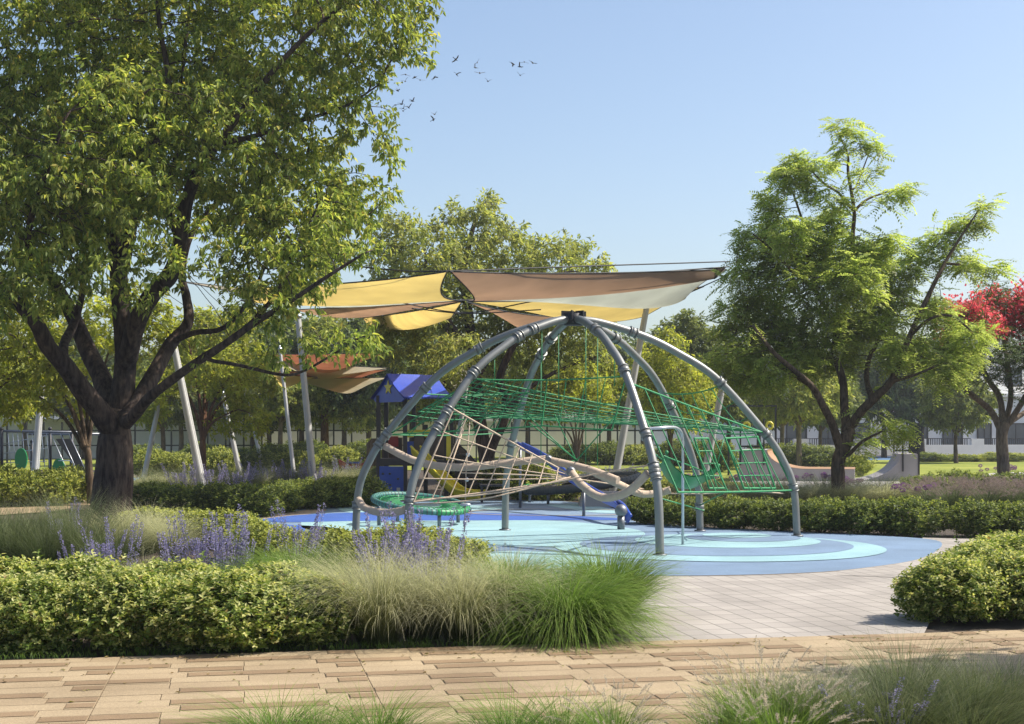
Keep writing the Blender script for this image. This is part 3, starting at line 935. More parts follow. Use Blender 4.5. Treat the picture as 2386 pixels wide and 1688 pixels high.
# green sling seat
arc = bez([P(1545, 1073, 21.2), P(1562, 1104, 21.1), P(1590, 1124, 21.0), P(1620, 1126, 21.2), P(1646, 1113, 21.5), P(1665, 1103, 21.7)], 22)
q = MB()
wv = np.array([.15, -.72, .42]); wv = wv / np.linalg.norm(wv) * .40
X = np.stack([np.array([L(k) + wv * s_ + np.array([0, 0, .10 * s_ * s_]) for s_ in np.linspace(-.5, .5, 7)]) for k in arc])
q.grid(X); Y = X.copy(); Y[..., 2] -= .02; q.grid(Y[::-1])
st = q.build("sling_seat", M['sling_green'], dome)
q = MB()
for c_ in (X[0, 0], X[0, -1], X[-1, 0], X[-1, -1]):
    q.ball(c_, .03, seg=8, rings=5)
q.tube([X[0, 3], L(on_arch('A', 1.45))], .010, 6); q.tube([X[-1, 3], L(P(1690, 1010, 21.9))], .010, 6)
q.build("hanger", M['rope_green'], st)

# ---------------------------------------------------------------- ring things on the surface
def ring_thing(label, c, R, tilt_ax, r, mats, posts, name="rope_ring", net_m='rope_green'):
    t = thing(name, label, "play ring", (c[0], c[1], 0))
    n = 64
    a = np.arange(n + 1) * 2 * math.pi / n
    zc, tx, ty = tilt_ax
    def pt(rr, an):
        return np.array([rr * math.cos(an), rr * math.sin(an), zc + tx * rr / R * math.cos(an) + ty * rr / R * math.sin(an)])
    for i0, i1, mt in mats:
        q = MB(); k = np.arange(i0, i1 + 1)
        q.tube([pt(R, x * 2 * math.pi / n) for x in k], r, 10)
        q.build("padded_rim", M[mt], t)
    q = MB()
    for k in range(0, n, 2):
        an = k * 2 * math.pi / n
        ps = [pt(R - r, an), pt(R * .45, an)]
        q.tube(ps, .008, 4)
    for rr in (.45, .65, .85):
        q.tube([pt(R * rr, x) for x in a], .008, 4, caps=False)
    q.build("web", M[net_m], t)
    w_ = MB()
    for k in range(n):
        an = k * 2 * math.pi / n
        c_ = pt(R, an)
        tv = np.array([-math.sin(an), math.cos(an), 0]) * .008
        w_.tube([c_ - tv, c_ + tv], r * 1.07, 8)
    w_.build("rim_stitching", M['pad_dark'], t)
    for an in posts:
        p = pt(R * .94, an)
        q = MB(); q.tube([(p[0], p[1], 0), (p[0], p[1], p[2])], .035, 10); q.build("leg", M['steel_dark'], t)
    return t
ring_thing("round tilted rope ring with teal and bright green rim behind the dome's left legs", ((980 - 1193) * 25.4 / FPX, 25.4), .86, (.40, -.10, .09), .055,
    [(0, 10, 'pad_teal'), (10, 52, 'pad_teal'), (52, 64, 'pad_green')], (.6, 2.2, 3.6, 5.2))
ring_thing("dark padded rope ring rising to the right behind the blue slide", ((1355 - 1193) * 33.5 / FPX, 33.5), 1.35, (.48, .16, .06), .105,
    [(0, 20, 'pad_dark'), (20, 33, 'pad_green'), (33, 64, 'pad_dark')], (.2, 1.5, 3.3, 4.0, 4.9, 5.7), net_m='cable')
b = MB()
b.prism([(-.55, 0, 0), (.62, 0, 0), (.55, 0, .32), (-.45, 0, .36)], (0, .9, 0))
o = b.build("concrete_block", M['concrete'], loc=tuple(P(1408, 1184, 31.4) * [1, 1, 0]))
tag(o, "low grey block between the dark ring and the dark hedge", "block")

# blue slide with its ball post
sl_t = thing("blue_slide", "narrow blue slide running down under the beige tubes to the right", "slide", tuple(G(1447, 1236)))
base_ = np.array(G(1447, 1236))
cl = bez([P(1212, 1044, 31), P(1262, 1070, 30), P(1330, 1122, 28.5), P(1400, 1165, 27), P(1440, 1185, 25.6), P(1462, 1216, 25.0)], 30) - base_
q = MB()
rows = []
for p in cl:
    row = []
    for s_ in np.linspace(-1, 1, 9):
        row.append(p + np.array([.05 * s_, -.16 * s_, .11 * s_ * s_]))
    rows.append(row)
X = np.array(rows); q.grid(X); Y = X.copy(); Y[..., 2] -= .03; q.grid(Y[::-1])
q.tube(X[:, 0], .028, 8); q.tube(X[:, -1], .028, 8)
q.build("chute", M['blue_plastic'], sl_t)
q = MB(); q.tube([(0, 0, 0), (0, 0, .24)], .065, 12); q.build("foot_post", M['steel_dark'], sl_t)
q = MB(); q.ball((0, 0, .34), .11, seg=16, rings=10); q.build("ball_joint", M['steel_dark'], sl_t)
for k in (0, 14):
    q = MB(); q.tube([cl[k] + [0, 0, -.02], [cl[k][0], cl[k][1], 0]], .032, 8); q.build("support", M['steel_dark'], sl_t)

# ---------------------------------------------------------------- the play tower
TD = 36.5
tb = np.array([(905 - CX) * TD / FPX, TD, 0])
tower = thing("play_tower", "wooden brown play tower with a blue gable roof and a yellow slide behind the dome", "play tower", tuple(tb))
def T(px, py, dy=0.0):
    return P(px, py, TD + dy) - tb
def post(px, py0, dy=0.0, r=.055):
    p = T(px, py0, dy); q = MB(); q.box((p[0], dy, p[2] / 2), (r * 2, r * 2, p[2])); q.build("post", M['dark_post'], tower)
post(882, 922); post(944, 925); post(900, 922, .75); post(964, 922, .75); post(1040, 960, .1); post(1052, 970, .85); post(992, 990, .8)
def panel(name, pts, dy, th, mat, parent=tower):
    q = MB(); pp = []
    for x, y in pts:
        k = T(x, y, dy); k[1] = dy; pp.append(k)
    q.prism(pp, (0, th, 0)); return q.build(name, M[mat], parent)
cp = panel("climbing_panel", [(884, 1087), (940, 1087), (940, 1155), (884, 1155)], -.07, .05, 'blue_plastic')
q = MB()
for x, y in ((893, 1104), (909, 1104), (928, 1116), (910, 1130)):
    k = T(x, y); q.ball((k[0], -.09, k[2]), .035, seg=8, rings=5, sc_=(1, .6, .8))
q.build("hold", M['pad_dark'], cp)
q = MB(); k = T(929, 1141); q.box((k[0], -.085, k[2]), (.09, .03, .10)); q.build("white_hold", M['white_paint'], cp)
panel("platform_edge", [(880, 1069), (948, 1069), (948, 1086), (880, 1086)], -.06, .95, 'dark_post')
panel("platform_edge", [(949, 1073), (1056, 1073), (1056, 1086), (949, 1086)], -.02, .95, 'dark_post')
panel("wall_panel", [(889, 1020), (938, 1020), (938, 1068), (889, 1068)], .82, .04, 'brown_panel')
panel("red_panel", [(886, 1017), (928, 1017), (928, 1041), (886, 1041)], .72, .04, 'red_plastic')
panel("side_panel", [(854, 1034), (866, 1022), (880, 1022), (880, 1086), (854, 1086)], .2, .05, 'bark_pale')
panel("blue_panel", [(947, 1029), (999, 1029), (999, 1070), (947, 1070)], .45, .04, 'blue_plastic')
fr = panel("arched_frame", [(947, 1002), (1008, 1002), (1008, 1020), (990, 1019), (988, 1011), (966, 1011), (963, 1019), (947, 1020)], .40, .05, 'yellow_plastic')
op = []
for a in np.linspace(0, 2 * math.pi, 22)[:-1]:
    op.append((977 + 13 * np.sign(math.cos(a)) * abs(math.cos(a)) ** .6, 1046 - 32 * np.sign(math.sin(a)) * abs(math.sin(a)) ** .7))
panel("oval_panel", op, .38, .03, 'brown_panel')
panel("side_wall", [(1000, 1006), (1056, 1012), (1056, 1072), (1000, 1070)], .5, .04, 'brown_panel')
panel("yellow_post_cover", [(1040, 1012), (1050, 1012), (1050, 1082), (1040, 1082)], .0, .1, 'yellow_plastic')
pn = panel("stair_panel", [(1058, 1032), (1072, 1036), (1112, 1080), (1112, 1150), (1060, 1112)], .3, .05, 'brown_panel')
q = MB()
for i in range(5):
    k = T(1072 + i * 9, 1060 + i * 17); q.box((k[0], .0, k[2]), (.34, .55, .04))
q.build("tread", M['dark_post'], tower)
q = MB()
q.tube(bez([T(1056, 1035), T(1080, 1046), T(1120, 1090)], 12), .02, 8); q.tube(bez([T(1058, 1052), T(1085, 1066), T(1120, 1104)], 12), .02, 8)
q.build("handrail", M['dark_metal'], tower)
# roof: a gable turned to the left, with flared eaves
q = MB()
yaw = math.radians(38)
rd = np.array([math.cos(yaw), math.sin(yaw), 0]); gd = np.array([math.sin(yaw), -math.cos(yaw), 0])
ridge0 = T(903, 872, -.2)
ridge0[1] = -.45
Lr = 1.55
for sgn in (1, -1):
    X = []
    for s_ in np.linspace(0, 1, 14):
        out = .80 * s_; down = .62 * (1.25 * s_ - .25 * s_ * s_) if s_ < 1 else .62
        p = ridge0 + gd * out * sgn + np.array([0, 0, -down])
        X.append([p, p + rd * Lr])
    X = np.array(X)
    q.grid(X); Y = X.copy(); Y[..., 2] -= .03; q.grid(Y[::-1])
rf = q.build("roof", M['roof_blue'], tower)
q = MB()
gp = [ridge0 + gd * s_ * .74 + np.array([0, 0, -.62 * abs(s_) * 1.0 - .03]) + rd * .06 for s_ in np.linspace(-1, 1, 13)]
gp += [ridge0 + gd * .60 + rd * .06 + [0, 0, -.74], ridge0 + gd * -.60 + rd * .06 + [0, 0, -.74]]
q.prism(gp, rd * .05); q.build("gable", M['blue_plastic'], rf)
q = MB(); star = []
for i in range(10):
    a = math.pi / 2 + i * math.pi / 5; rr = .19 if i % 2 == 0 else .085
    star.append(ridge0 + gd * rr * math.cos(a) * -1 + np.array([0, 0, rr * math.sin(a) - .36]) + rd * .035)
q.prism(star, rd * .02); q.build("star", M['yellow_plastic'], rf)
# yellow slide
cl = [T(968, 1058, -.3), T(985, 1076, -.5), T(1020, 1112, -.9), T(1055, 1146, -1.3), T(1078, 1160, -1.55), T(1105, 1164, -1.8), T(1122, 1164, -1.95)]
for k, dy in zip(cl, (-.3, -.5, -.9, -1.3, -1.55, -1.8, -1.95)):
    k[1] = dy
cl = bez(cl, 30)
q = MB(); rows = []
for i, p in enumerate(cl):
    hgt = .20
    row = [p + np.array([.10, .30, hgt]), p + np.array([.09, .27, .05]), p + np.array([.06, .2, .0]), p, p + np.array([-.06, -.2, .0]), p + np.array([-.09, -.27, .05]), p + np.array([-.10, -.30, hgt])]
    rows.append(row)
X = np.array(rows); q.grid(X); Y = X.copy(); Y[..., 2] -= .035; q.grid(Y[::-1])
q.tube(X[:, 0], .03, 8); q.tube(X[:, -1], .03, 8)
ys = q.build("slide", M['yellow_plastic'], tower)
q = MB(); q.prism([T(962, 1046), T(972, 1050), T(1006, 1080), T(1000, 1090), T(962, 1064)], (0, .05, 0)); q.build("slide_hood", M['yellow_plastic'], ys)
for px in (1090, 1112):
    k = T(px, 1165); q = MB(); q.box((k[0], -1.7, .1), (.07, .07, .2)); q.build("leg", M['dark_post'], ys)
# low stool table behind the slide
o = thing("small_bench", "small dark bench by the foot of the yellow slide", "bench", tuple(G(1148, 1172)))
q = MB(); q.box((0, 0, .42), (.62, .3, .05)); q.build("seat", M['dark_post'], o)
for sx in (-.26, .26):
    q = MB(); q.box((sx, 0, .2), (.06, .22, .39)); q.build("leg", M['dark_post'], o)
# red and blue spring rider far left of the tower
o = thing("spring_rider", "small red and blue spring rider half hidden behind the hedge left of the tower", "spring rider", tuple(G(830, 1125)))
q = MB()
a = np.linspace(0, 10 * math.pi, 80); q.tube(np.stack([.09 * np.cos(a), .09 * np.sin(a), .05 + a / (10 * math.pi) * .38], 1), .018, 6); q.build("spring", M['dark_metal'], o)
q = MB(); q.prism([(-.55, -.06, .46), (.5, -.06, .46), (.62, -.06, .75), (.4, -.06, .92), (.25, -.06, .66), (-.3, -.06, .64), (-.6, -.06, .8)], (0, .12, 0)); q.build("body", M['red_plastic'], o)
q = MB(); q.box((-.05, 0, .67), (.34, .26, .05)); q.build("seat", M['blue_plastic'], o)

# ---------------------------------------------------------------- climbing frame at the far left
cf0 = np.array(G(110, 1128))
cf = thing("climbing_structure", "dark climbing frame with green discs and a sloping grey wall left of the big trunk", "climbing frame", tuple(cf0))
CD = cf0[1]
def K(px, py, dy=0.0):
    k = P(px, py, CD) - cf0; k[1] += dy; return k
for px, py, dy in [(4, 1000, 0), (112, 1000, .2), (163, 1008, .2), (130, 1002, 1.6), (40, 1030, 1.4), (8, 1030, -.6)]:
    k = K(px, py, dy); q = MB(); q.tube([(k[0], k[1], 0), k], .055, 10); q.ball(k, .07, seg=8, rings=5); q.build("post", M['dark_metal'], cf)
q = MB(); q.tube([K(2, 1005), K(200, 1008)], .04, 8); q.tube([K(30, 1012, 1.5), K(200, 1012, 1.5)], .04, 8); q.build("beam", M['steel_dark'], cf)
q = MB(); q.prism([K(127, 1023, .1), K(162, 1023, .1), K(180, 1060, .1), K(198, 1103, .1), K(181, 1104, .1), K(165, 1075, .1)], (0, .12, 0)); q.build("sloping_wall", M['brown_panel'], cf)
for px, py, rx, ry in [(56, 1070, .20, .36), (143, 1087, .18, .26)]:
    k = K(px, py, -.3); q = MB()
    q.prism([k + [rx * math.cos(t_), 0, ry * math.sin(t_)] for t_ in np.linspace(0, 2 * math.pi, 25)[:-1]], (0, .07, 0)); q.build("green_disc", M['sling_green'], cf)
q = MB()
for x in np.linspace(18, 108, 9):
    q.tube([K(x, 1006), K(x + 8, 1090)], .012, 5)
for s_ in (0, 1, 2):
    q.tube([K(8, 1035 + s_ * 22), K(110, 1015 + s_ * 30)], .012, 5)
for x in (118, 140, 160):
    q.tube([K(x, 1010), K(x + 60, 1122, -.4)], .012, 5)
q.tube([K(150, 1073, -.6), K(178, 1073, -.6)], .02, 6); q.tube([K(178, 1073, -.6), K(220, 1125, -1)], .014, 5)
q.build("ropes", M['galv'], cf)

# ---------------------------------------------------------------- skate ramps beyond the flower bed
def ramp(label, c, rz, w, L_, h, mats, rail):
    t = thing("skate_ramp", label, "skate ramp", tuple(c), "skate ramps by the lawn", rz)
    prof = [(-L_ * .62 + L_ * math.sin(a), h * (1 - math.cos(a))) for a in np.linspace(0, math.pi / 2 * .93, 16)]
    hx = prof[-1][1]
    prof2 = prof + [(prof[-1][0] + .55, hx)]
    outl = [(x_, 0, z_) for x_, z_ in prof2] + [(prof2[-1][0], 0, 0)]
    q = MB(); q.prism(outl, (0, w, 0)); q.build("body", M['concrete'], t)
    if mats:
        X = np.array([[(x_ - .01, .03, z_ + .015), (x_ - .01, w - .03, z_ + .015)] for x_, z_ in prof]); q = MB(); q.grid(X); q.build("riding_surface", M['ramp_orange'], t)
    if rail:
        x1 = prof2[-1][0]
        q = MB()
        for k in np.linspace(0, 1, 7):
            q.box((x1 + .04, k * w, hx + .05), (.05, .05, 1.9))
        for k in (0, 1):
            q.box((prof[-1][0] + .05, k * w + (.03 if k else -.03), hx + .15), (.05, .05, 1.5))
        q.box((x1 + .04, w / 2, hx + 1.0), (.05, w + .05, .05)); q.box((x1 - .36, -.03, hx + .12), (.8, .05, .06))
        q.build("railing", M['dark_metal'], t)
    return t
ramp("grey quarter pipe with dark railings right of the flowering tree's trunk", G(2056, 1122), math.radians(-9), 2.6, 1.68, 1.06, False, True)
o = thing("skate_ramp", "half pipe with orange riding surface seen through the dome's right leg", "skate ramp", tuple(G(1722, 1121)), "skate ramps by the lawn", math.radians(-14))
prof = [(.0, 1.08), (.95, 1.08)] + [(.95 + 1.35 * (1 - math.cos(a)) * 1.0, .42 + .66 * (1 - math.sin(a))) for a in np.linspace(0, math.pi / 2, 14)][0:] + [(3.9, .42)]
q = MB(); q.prism([(x_, 0, z_) for x_, z_ in prof] + [(3.9, 0, 0), (0, 0, 0)], (0, 3.0, 0)); q.build("body", M['concrete'], o)
q = MB(); q.grid(np.array([[(x_ + .01, .04, z_ + .012), (x_ + .01, 2.96, z_ + .012)] for x_, z_ in prof[1:]])); q.build("riding_surface", M['ramp_orange'], o)
q = MB()
for x_ in (.05, .85):
    q.box((x_, -.03, 1.35), (.05, .05, 1.6))
q.box((.45, -.03, 1.2), (.85, .05, .06)); q.build("railing", M['dark_metal'], o)
# small dark pergola with two yellow lamps behind the half pipe
o = thing("ball_goal", "dark ball game frame with two yellow rings behind the half pipe", "game frame", tuple(G(1748, 1108)))
q = MB()
for x_ in (-.85, 1.0):
    q.box((x_, 0, 1.35), (.07, .07, 2.7))
q.box((.07, 0, 2.72), (1.95, .08, .07))
q.build("frame", M['dark_metal'], o)
for x_ in (-.15, .75):
    q = MB(); a = np.linspace(0, 2 * math.pi, 20); q.tube(np.stack([x_ + .12 * np.cos(a), np.full(20, -.05), 1.95 + .13 * np.sin(a)], 1), .05, 8); q.build("ring", M['yellow_plastic'], o)

# ---------------------------------------------------------------- trees
def grow(limbs, attr, D, inf, kill, iters, seed, r0=.006, expo=2.35, gravity=0.0):
    """limbs: [(points, radii)], first is the trunk; then branches grow into the attractor cloud"""
    rs = np.random.RandomState(seed)
    pos, par, fix = [], [], []
    for pts, rad in limbs:
        pts = np.asarray(pts, float)
        Ltot = np.linalg.norm(np.diff(pts, axis=0), axis=1).sum()
        n = max(3, int(Ltot / D) + 1)
        q = bez(pts, n)
        rr = np.interp(np.linspace(0, 1, n), np.linspace(0, 1, len(rad)), rad)
        if not pos:
            prev, start = -1, 0
        else:
            d = np.linalg.norm(np.array(pos) - q[0], axis=1)
            prev, start = int(np.argmin(d)), 1
        for i in range(start, n):
            pos.append(q[i]); par.append(prev); fix.append(rr[i]); prev = len(pos) - 1
    nlimb = len(pos)
    A = np.asarray(attr, float)
    bd = np.full(len(A), 1e9); bi = np.zeros(len(A), int)
    Pn = np.array(pos)
    for i in range(len(pos)):
        d = np.linalg.norm(A - Pn[i], axis=1); m = d < bd
        bd[m] = d[m]; bi[m] = i
    alive = bd > kill
    seen = {}
    for it in range(iters):
        act = alive & (bd < (inf if it > 6 else inf * 2.5))
        if not act.any(): break
        idx = bi[act]
        dv = A[act] - np.array(pos)[idx]
        dv = dv / np.maximum(np.linalg.norm(dv, axis=1, keepdims=True), 1e-6)
        acc = {}
        for k, v in zip(idx, dv):
            if k in acc: acc[k] += v
            else: acc[k] = v.copy()
        new = []
        for k, v in acc.items():
            v = v / max(np.linalg.norm(v), 1e-6) + rs.normal(size=3) * .18
            if par[k] >= 0:
                v = v + .35 * norm(pos[k] - pos[par[k]])
            v[2] -= gravity
            v = v / np.linalg.norm(v)
            p = pos[k] + v * D
            if seen.get(k, 0) > 3: 
                alive[(bi == k)] = False
                continue
            seen[k] = seen.get(k, 0) + 1
            new.append(len(pos)); pos.append(p); par.append(k); fix.append(0)
        for i in new:
            d = np.linalg.norm(A - pos[i], axis=1); m = d < bd
            bd[m] = d[m]; bi[m] = i
        alive &= bd > kill
        if not new or len(pos) > 12000: break
    pos = np.array(pos); par = np.array(par); fix = np.array(fix)
    n = len(pos)
    acc = np.zeros(n); rad = np.zeros(n); height = np.zeros(n, int)
    for i in range(n - 1, -1, -1):
        r = acc[i] ** (1 / expo) if acc[i] > 0 else r0
        rad[i] = fix[i] if fix[i] > 0 else r
        if par[i] >= 0:
            acc[par[i]] += rad[i] ** expo if fix[i] == 0 else 0
            height[par[i]] = max(height[par[i]], height[i] + 1)
    return pos, par, rad, height, nlimb

def limb_mesh(pos, par, rad, min_r=.0):
    n = len(pos)
    ch = [[] for _ in range(n)]
    for i in range(n):
        if par[i] >= 0: ch[par[i]].append(i)
    q = MB()
    starts = [i for i in range(n) if par[i] < 0]
    stack = [(s_, -1) for s_ in starts]
    while stack:
        s_, p = stack.pop()
        chain = [s_]
        while ch[chain[-1]]:
            c = ch[chain[-1]]
            best = max(c, key=lambda k: rad[k])
            for k in c:
                if k != best: stack.append((k, chain[-1]))
            chain.append(best)
        pts = [pos[k] for k in chain]; rr = [rad[k] for k in chain]
        if p >= 0:
            pts = [pos[p]] + pts; rr = [min(rad[p] * .9, rr[0] * 1.25)] + rr
        if len(pts) < 2 or max(rr) < min_r: continue
        rm = max(rr)
        sides = 20 if rm > .2 else 12 if rm > .08 else 7 if rm > .03 else 4
        if rm > .08:
            pts2 = bez(pts, len(pts) * 3); rr = np.interp(np.linspace(0, 1, len(pts2)), np.linspace(0, 1, len(rr)), rr); pts = pts2
            rr = rr * (1 + .05 * wob(np.array(pts) * 2, 3))
        q.tube(pts, rr, sides, caps=False)
    return q

def leaf_quads(q, p, d, nrm, Ln, Wd, mi=0, fold=.25, hexa=True):
    """folded leaves at P pointing along D"""
    d = norm(d); w = norm(np.cross(d, nrm)); up = np.cross(w, d)
    Ln = np.broadcast_to(Ln, (len(p),))[:, None]; Wd = np.broadcast_to(Wd, (len(p),))[:, None]
    n = len(p)
    if hexa:
        V = np.stack([p, p + d * Ln * .33 + w * Wd * .5 + up * Wd * fold, p + d * Ln * .68 + w * Wd * .36 + up * Wd * fold * .5 - up * Ln * .04,
                      p + d * Ln - up * Ln * .13, p + d * Ln * .68 - w * Wd * .36 + up * Wd * fold * .5 - up * Ln * .04, p + d * Ln * .33 - w * Wd * .5 + up * Wd * fold], 1)
        o = np.arange(n)[:, None] * 6
        F = np.concatenate([o + np.array([[0, 1, 2, 3]]), o + np.array([[0, 3, 4, 5]])])
    else:
        V = np.stack([p, p + d * Ln * .45 + w * Wd * .5 + up * Wd * fold, p + d * Ln, p + d * Ln * .45 - w * Wd * .5 + up * Wd * fold], 1)
        o = np.arange(n)[:, None] * 4
        F = np.concatenate([o + np.array([[0, 1, 2]]), o + np.array([[0, 2, 3]])])
    q.add(V.reshape(-1, 3), F, mi)

def twig_spots(pos, par, height, nlimb, hmax, rs, per, jitter, rad=None):
    idx = np.array([i for i in range(len(pos)) if height[i] <= hmax and i >= nlimb and par[i] >= 0])
    if len(idx) == 0: idx = np.arange(1, len(pos))
    k = np.repeat(idx, per)
    s_ = rs.rand(len(k), 1)
    base = pos[par[k]] * (1 - s_) + pos[k] * s_
    td = norm(pos[k] - pos[par[k]])
    return base + rs.normal(size=base.shape) * jitter, td

def crown_simple(pos, par, height, nlimb, mat_i, rs, per, Ln, Wd, hmax=3, droop=.5, jitter=.08, hexa=False, cluster=4, spread=.10):
    q = MB()
    base, td = twig_spots(pos, par, height, nlimb, hmax, rs, per, jitter)
    ax_ = norm(td * .6 + rs.normal(size=td.shape) * .6)
    b = np.repeat(base, cluster, 0); a = np.repeat(ax_, cluster, 0)
    t_ = np.tile(np.linspace(0, 1, cluster), len(base))[:, None]
    b = b + a * t_ * spread
    side = norm(np.cross(a, rs.normal(size=a.shape)))
    d = norm(a * .45 + side * .8 + np.array([0, 0, -droop]) + rs.normal(size=a.shape) * .15)
    nrm = norm(np.array([0, 0, 1.0]) + rs.normal(size=a.shape) * .45)
    sz = rs.uniform(.5, 1.35, len(b))
    leaf_quads(q, b, d, nrm, Ln * sz, Wd * sz, 0, hexa=hexa)
    return q

def crown_pinnate(pos, par, height, nlimb, rs, per, RL, pairs, lw, ll, hmax=3, jitter=.08, droop=.2):
    q = MB()
    base, td = twig_spots(pos, par, height, nlimb, hmax, rs, per, jitter)
    d = td * .5 + rs.normal(size=td.shape) * .55
    d[:, 2] = d[:, 2] * .45 - droop * rs.rand(len(d))
    d = norm(d)
    nr = norm(np.array([0, 0, 1.0]) + rs.normal(size=d.shape) * .3)
    w = norm(np.cross(d, nr))
    n = len(base)
    RLs = RL * rs.uniform(.7, 1.2, n)[:, None]
    for j in range(pairs):
        t_ = .12 + .88 * j / (pairs - 1)
        c = base + d * RLs * t_ - np.array([0, 0, 1.0]) * (t_ ** 2) * RLs * .22
        f = 1 - .45 * abs(t_ - .45)
        for s_ in (-1, 1):
            dd = norm(w * s_ * .9 + d * .45 + np.array([0, 0, -.12]) + rs.normal(size=d.shape) * .12)
            leaf_quads(q, c, dd, nr, ll * f * RLs[:, 0] / RL, lw * f, 0, fold=.12, hexa=False)
    return q, base

def blob_points(blobs, d, n, rs, flat=1.25, zspread=0.0, shell=.55):
    """points in the crown: blobs are (px, py, r_px, depth offset)"""
    out = []
    w = np.array([b[2] ** 2.4 for b in blobs]); w = w / w.sum()
    for b, k in zip(blobs, (w * n).astype(int) + 6):
        dd = d + (b[3] if len(b) > 3 else rs.uniform(-1, 1) * zspread)
        c = P(b[0], b[1], dd); R = b[2] * S(dd)
        v = norm(rs.normal(size=(k, 3))); r = rs.rand(k) ** (1 / 3) * (1 - shell) + shell * rs.rand(k) ** .25
        out.append(c + v * (R * np.minimum(r, 1))[:, None] * np.array([1, flat, .92]))
    p = np.concatenate(out)
    p = p[p[:, 2] > .5]
    return p

def limb_px(pts, d):
    """(px, py, depth offset) -> world"""
    return [P(k[0], k[1], d + (k[2] if len(k) > 2 else 0)) for k in pts]

def make_tree(name, label, base_px, d, limbs, blobs, natt, D, inf, kill, seed, leaf, bark, cat="tree", group=None, **kw):
    rs = np.random.RandomState(seed)
    lw = []
    for pts, wpx in limbs:
        lw.append((limb_px(pts, d), [x * S(d) / 2 for x in wpx]))
    base = lw[0][0][0].copy(); base[2] = 0
    lw[0][0][0] = base - np.array([0, 0, .05])
    A = blob_points(blobs, d, natt, rs, kw.get('flat', 1.25), kw.get('zspread', 1.0), kw.get('shell', .5))
    pos, par, rad, height, nl = grow(lw, A, D, inf, kill, kw.get('iters', 60), seed, kw.get('r0', .006), kw.get('expo', 2.35), kw.get('grav', 0))
    t = thing(name, label, cat, tuple(base), group)
    pos = pos - base
    tr = limb_mesh(pos, par, rad).build("trunk", M[bark], t)
    if kw.get('pinnate'):
        a = kw['pinnate']
        q, bs = crown_pinnate(pos, par, height, nl, rs, a['per'], a['RL'], a['pairs'], a['lw'], a['ll'], a.get('hmax', 3), a.get('jit', .08), a.get('droop', .2))
    else:
        a = kw['simple']
        q = crown_simple(pos, par, height, nl, 0, rs, a['per'], a['L'], a['W'], a.get('hmax', 3), a.get('droop', .5), a.get('jit', .08), a.get('hexa', False), a.get('cl', 4), a.get('sp', .1))
        bs = None
    cr = q.build("crown", M[leaf], t)
    return t, pos, par, height, nl, rs, bs

# the big tree at the left
big_limbs = [
    ([(256,1222,0),(258,1190,0),(266,1100,0),(268,1030,0),(272,985,0)], [112,96,86,78,52]),
    ([(262,1000,-.1),(229,955,-.3),(195,914,-.5),(150,851,-.8),(111,807,-1),(85,755,-1.2),(37,703,-1.4),(-15,655,-1.5),(-90,560,-1.6)], [62,50,46,42,36,32,28,24,16]),
    ([(146,845,-.8),(150,800,-.3),(172,755,.2),(190,690,.5),(205,600,.8)], [26,22,20,16,12]),
    ([(266,990,.1),(240,890,.6),(207,822,1),(166,729,1.4),(129,666,1.7),(74,600,2),(30,500,2.2),(10,380,2.4)], [58,48,42,36,30,26,20,12]),
    ([(276,990,.2),(288,900,.3),(292,822,.4),(284,729,.5),(276,640,.5),(268,560,.7),(255,450,.9),(235,320,1.2),(225,180,1.4),(215,20,1.5),(210,-140,1.5)], [60,54,50,46,42,36,30,24,18,13,7]),
    ([(282,640,.5),(302,540,.2),(318,450,-.1),(350,365,-.4),(385,290,-.6),(392,180,-.8),(372,60,-.8),(360,-90,-.8)], [36,32,28,24,19,14,10,6]),
    ([(294,850,.2),(318,755,-.1),(351,692,-.4),(399,637,-.7),(418,570,-.9),(435,470,-1.1),(465,395,-1.3),(510,330,-1.4),(580,240,-1.6),(650,150,-1.7),(740,60,-1.8),(830,-10,-1.8)], [48,44,40,38,36,30,25,19,15,12,9,6]),
    ([(420,560,-.9),(395,500,-.5),(385,455,-.3),(412,360,0),(415,250,.3),(430,120,.5),(450,-40,.5)], [22,19,17,14,12,9,6]),
    ([(288,985,-.1),(320,940,.2),(362,866,.6),(399,800,1),(438,752,1.2),(434,692,1.4),(424,640,1.5),(440,560,1.7),(480,500,1.9),(560,420,2.1),(650,330,2.3)], [46,42,38,32,26,22,19,16,14,11,8]),
    ([(404,795,1),(455,775,.6),(520,765,.3),(580,700,.1),(620,610,-.2),(640,520,-.3)], [16,14,12,10,8,6]),
    ([(286,995,-.4),(316,965,-.8),(355,921,-1.2),(443,855,-1.7),(517,807,-2),(591,755,-2.2),(680,700,-2.4),(770,640,-2.5),(850,590,-2.5)], [30,26,23,19,17,14,11,8,5]),
    ([(470,838,-1.8),(554,851,-2),(650,873,-2.2),(700,868,-2.3),(770,830,-2.4),(830,790,-2.4)], [9,8,7,6,5,4]),
    ([(500,336,-1.4),(590,318,-1.4),(690,285,-1.3),(800,250,-1.2),(880,200,-1.2)], [14,11,9,7,4]),
    ([(560,780,-2.1),(640,690,-1.6),(690,590,-1.2),(740,480,-1)], [12,9,7,4]),
    ([(230,330,1.2),(150,250,.5),(70,170,.2),(0,90,0)], [16,12,9,6]),
    ([(60,640,-1.4),(70,520,-2),(110,400,-2.6),(150,280,-2.8)], [18,14,10,6]),
]
